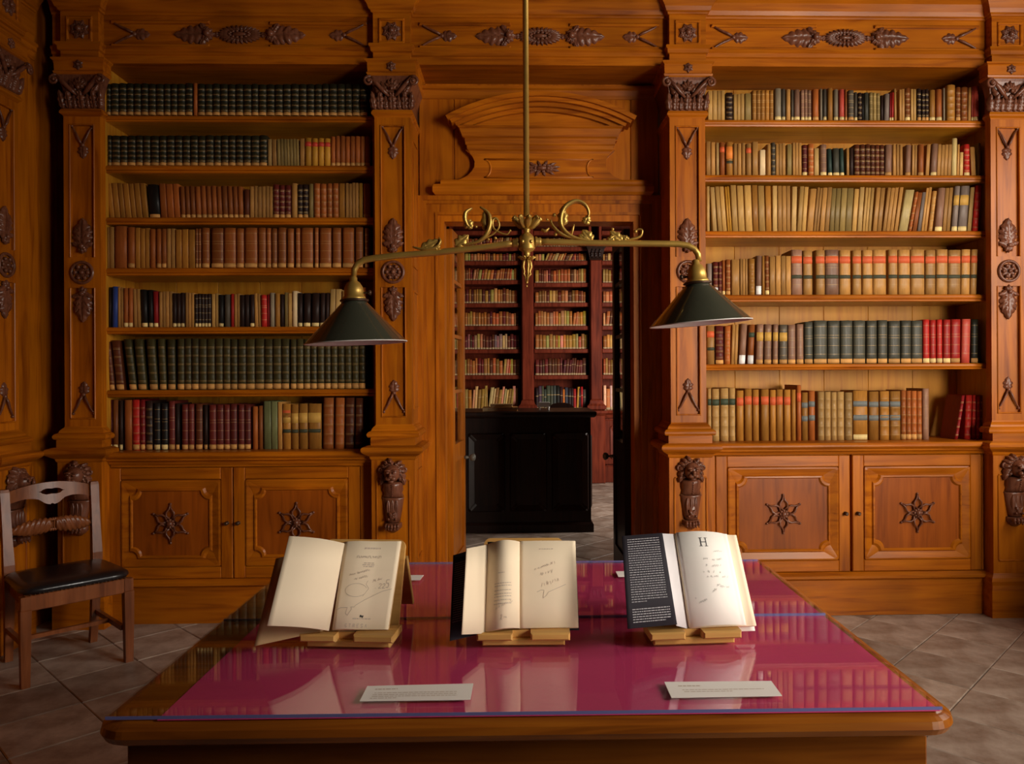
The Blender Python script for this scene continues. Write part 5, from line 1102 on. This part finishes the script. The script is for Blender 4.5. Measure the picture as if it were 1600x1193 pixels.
# ------------------------------------------------------------------ pendant lamp over the table
LY = 2.12
lp_ = lambda px, py, dy=0: W(px, py, LY+dy)
hub = lp_(823, 383)
t = thing('pendant_lamp', 'brass two-armed pendant lamp with dark green shades above the table', 'lamp', (hub.x, hub.y, hub.z))
P = lambda nm, mb, mt=BRASS, par=None, **k: obj(nm, mb, mt, par or t, **k)
ps = LY/F0
rx = lp_(822, 200).x
mb = MB(); mb.tube([(rx, LY, CEIL-.02), (rx, LY, lp_(822,338).z)], 4.6*ps, 12); P('rod', mb)
mb = MB(); mb.lathe((rx, LY, CEIL), [(.015,-.12),(.02,-.10),(.045,-.06),(.06,-.02),(.062,-.001)], 18); P('ceiling_rose', mb)
Hz = lambda py: lp_(823,py).z-hub.z
mb = MB(); mb.lathe(hub, [(3*ps,Hz(356)),(5.5*ps,Hz(357)),(5.5*ps,Hz(361)),(4*ps,Hz(363)),(9*ps,Hz(367)),(12.5*ps,Hz(372)),(13.5*ps,Hz(378)),(13.5*ps,Hz(384)),(12.5*ps,Hz(386)),(13.5*ps,Hz(387)),(11*ps,Hz(391)),(5*ps,Hz(394)),(5.5*ps,Hz(396)),(4*ps,Hz(399)),(7*ps,Hz(401)),(5*ps,Hz(403)),(3*ps,Hz(404))], 22)
for k in range(6): a = 2*math.pi*k/6; mb.ball((hub.x+13.3*ps*math.cos(a), hub.y+13.3*ps*math.sin(a), lp_(823,379).z), (3*ps,3*ps,3.4*ps), 8, 5)
P('hub', mb)
mb = MB()                                                     # leafy crown where the rod enters
for k in range(9):
    a = 2*math.pi*k/9; d = Vector((math.cos(a), math.sin(a), 0)); c0 = Vector((rx, LY, lp_(822,357).z)); pts = [c0+d*3*ps, c0+d*9*ps+Vector((0,0,4*ps)), c0+d*16*ps+Vector((0,0,11*ps)), c0+d*21*ps+Vector((0,0,16*ps)), c0+d*24*ps+Vector((0,0,13*ps))]
    mb.tube(pts, [2.4*ps,5*ps,5.5*ps,4*ps,1.6*ps], 6, flat=.35); mb.ball(pts[3], 2.3*ps, 6, 4)
P('leaf_crown', mb)
mb = MB(); fz_ = lambda py: lp_(823,py)                              # openwork finial
for k in range(10): a = 2*math.pi*k/10; c0 = fz_(403); mb.tube([c0, c0+Vector((math.cos(a)*9*ps, math.sin(a)*9*ps, -1*ps)), c0+Vector((math.cos(a)*14*ps, math.sin(a)*14*ps, 2*ps))], [2.4*ps,2.2*ps,1*ps], 5)
for k in range(5):
    a = 2*math.pi*k/5; Q = lambda r_, py: fz_(py)+Vector((math.cos(a)*r_*ps, math.sin(a)*r_*ps, 0)); mb.tube([Q(2,403),Q(6,410),Q(7,417),Q(4.5,424),Q(6,428),Q(2.5,432),Q(1.5,440)], [1.8*ps,2.2*ps,2.2*ps,1.8*ps,1.8*ps,1.4*ps,1*ps], 6)
mb.ball(fz_(441), 2.4*ps, 8, 6); mb.ball(fz_(447), (1.4*ps,1.4*ps,2*ps), 7, 5); P('finial', mb)
def arm(pts, shade_c, apex, sx_l, sx_r, lab, sw):
    mb = MB(); Pp = [lp_(*p) for p in pts]; mb.tube(Pp, [5.2*ps]*2+[5*ps]*(len(pts)-3)+[4.4*ps], 12)
    c = (Pp[0]+Pp[1])/2; ax = (Pp[1]-Pp[0]).normalized()
    mb.lathe(Pp[0], [(8*ps,-.004),(8.4*ps,0),(6*ps,3*ps),(7.2*ps,6*ps),(5*ps,8*ps)], 14, axis=ax); P('arm', mb)
    A, Cn = lp_(*apex), lp_(*shade_c); axis = (Cn-A).normalized(); h = (Cn-A).length; Rr = (lp_(*sx_r)-lp_(*sx_l)).length/2
    up = -axis
    mb = MB(); e = Pp[-1]; hh = (A-e).length
    mb.lathe(A, [(17*ps,-1*ps),(18.5*ps,1*ps),(17*ps,4*ps),(15*ps,6*ps),(15*ps,13*ps),(14*ps,19*ps),(10*ps,26*ps),(6*ps,29*ps),(6*ps,34*ps),(4*ps,36*ps)], 20, axis=up); so = P('lamp_socket', mb)
    side = Vector((axis.z,0,-axis.x)).normalized(); k0 = A+up*10*ps
    mb = MB(); mb.tube([k0+side*sw*12*ps, k0+side*sw*23*ps], 1.6*ps, 6); mb.lathe(k0+side*sw*22*ps, [(2*ps,0),(4*ps,1*ps),(4*ps,4*ps),(2*ps,5*ps)], 10, axis=side*sw)
    P('switch_key', mb, DBRASS, so)
    mb = MB(); mb.lathe(A, [(17*ps,1.5*ps),(22*ps,0),(22*ps,-2.5*ps),(17*ps,-3.5*ps)], 22, axis=up); P('gallery_ring', mb, DBRASS, so)
    mb = MB(); n = 14; th = .0018
    mb.lathe(A, [(15*ps+(Rr-15*ps)*i/n, -h*(i/n)) for i in range(n+1)], 48, axis=up, cap0=False, cap1=False)
    sd = P('lamp_shade', mb, ENAM, label='dark green enamel cone shade')
    mb = MB(); mb.lathe(A, [(15*ps-th+(Rr-15*ps)*i/n, -h*(i/n)-.0006) for i in range(n+1)]+[(Rr+.0012,-h-.0022),(Rr+.0014,-h+.0004),(Rr-.0006,-h+.0006)], 48, axis=up, cap0=False, cap1=False)
    P('white_lining', mb, ENW, sd, label='white enamel inside and rim')
    mb = MB(); mb.lathe(A, [(3*ps,-2*ps),(8*ps,-8*ps),(8*ps,-20*ps),(13*ps,-30*ps),(13*ps,-38*ps),(8*ps,-46*ps),(1*ps,-49*ps)], 14, axis=up); P('bulb', mb, ENW, sd)
arm([(808,379.5),(790,381.5),(740,388),(680,394.5),(620,399),(585,403),(570,405.5),(559,411.5),(553.5,421),(552.5,432)], (556.5,535), (553.5,468), (477.5,541), (634.5,529), 'left', -1)
arm([(838,377.5),(856,378),(900,379),(960,380),(1020,380.5),(1060,381),(1075,383.5),(1085,389),(1090.5,397),(1092,408)], (1094.5,504.5), (1089.5,441), (1016.5,511), (1172.5,498), 'right', 1)
def scroll(nm, tubes, leaves, balls):
    mb = MB()
    for pts, rad in tubes:
        pp = [lp_(*p) for p in pts]; q_ = []
        for i in range(len(pp)-1):
            p0, p1, p2, p3 = pp[max(i-1,0)], pp[i], pp[i+1], pp[min(i+2,len(pp)-1)]
            for s in range(5):
                u = s/5; q_.append(.5*((2*p1)+(p2-p0)*u+(2*p0-5*p1+4*p2-p3)*u*u+(3*p1-p0-3*p2+p3)*u**3))
        q_.append(pp[-1]); m_ = len(q_); rr_ = [ps*1.3*(rad[0]+(rad[1]-rad[0])*math.sin(math.pi*i/(m_-1))) for i in range(m_)]
        mb.tube(q_, rr_, 6, flat=2.2)
    for base, tip, wd in leaves:
        a, b = lp_(*base), lp_(*tip); d = b-a
        mb.leaf(a.x, a.z, math.atan2(d.z, d.x), d.length, wd*1.35*ps, LY-.001, 3*ps, 3, n=12); mb.leaf(a.x, a.z, math.atan2(d.z, d.x), d.length, wd*1.35*ps, LY+.001, -3*ps, 3, n=12)
    for px, py, r_ in balls: mb.ball(lp_(px,py), r_*ps, 8, 6)
    P(nm, mb)
scroll('scroll_ornament', [([(938,378),(915,375),(893,369),(878,355),(876.5,338),(884,322),(900,314),(914,320),(920,333),(916,346)],[1,3.0]), ([(905,374),(885,369),(871,361),(862,350),(861,343)],[.8,2.2]), ([(858,356),(852,361),(846,358)],[1,2]), ([(893,368),(895,358),(897,350)],[.6,1.4]), ([(946,377),(965,377),(985,374),(1000,369),(1003,360),(998,358),(994,360)],[.8,1.6])],
       [((924,377),(910,359),7),((917,378),(905,366),5),((972,377),(953,361),6),((982,376),(971,368),4),((880,352),(879,322),6),((914,350),(920,336),5),((950,377),(963,367),4)], [(866,336,3),(868,366,3),(957,358,2.6),(993,361.5,3),(855,343,2)])
scroll('scroll_ornament', [([(722,383),(745,378),(757,370),(764,358),(766,344),(762,332),(750,323)],[1,3.2]), ([(738,325),(728,332),(727,344),(733,355)],[.8,3.0]), ([(757,373),(770,366),(778,358),(780,350),(775,341),(770,345),(771,356),(780,363),(792,366),(797,360)],[.8,1.5]), ([(645,385.5),(660,389),(680,387),(688,378),(686,371)],[.8,2.2])],
       [((658,389),(688,374),6),((712,384),(732,367),7),((660,389),(672,381),4),((675,388),(688,385),4),((762,362),(757,328),6),((728,345),(738,357),6)], [(774,372,2.6),(772,342,3),(763,374,2.2),(744,354,2.2),(797,360,2)])
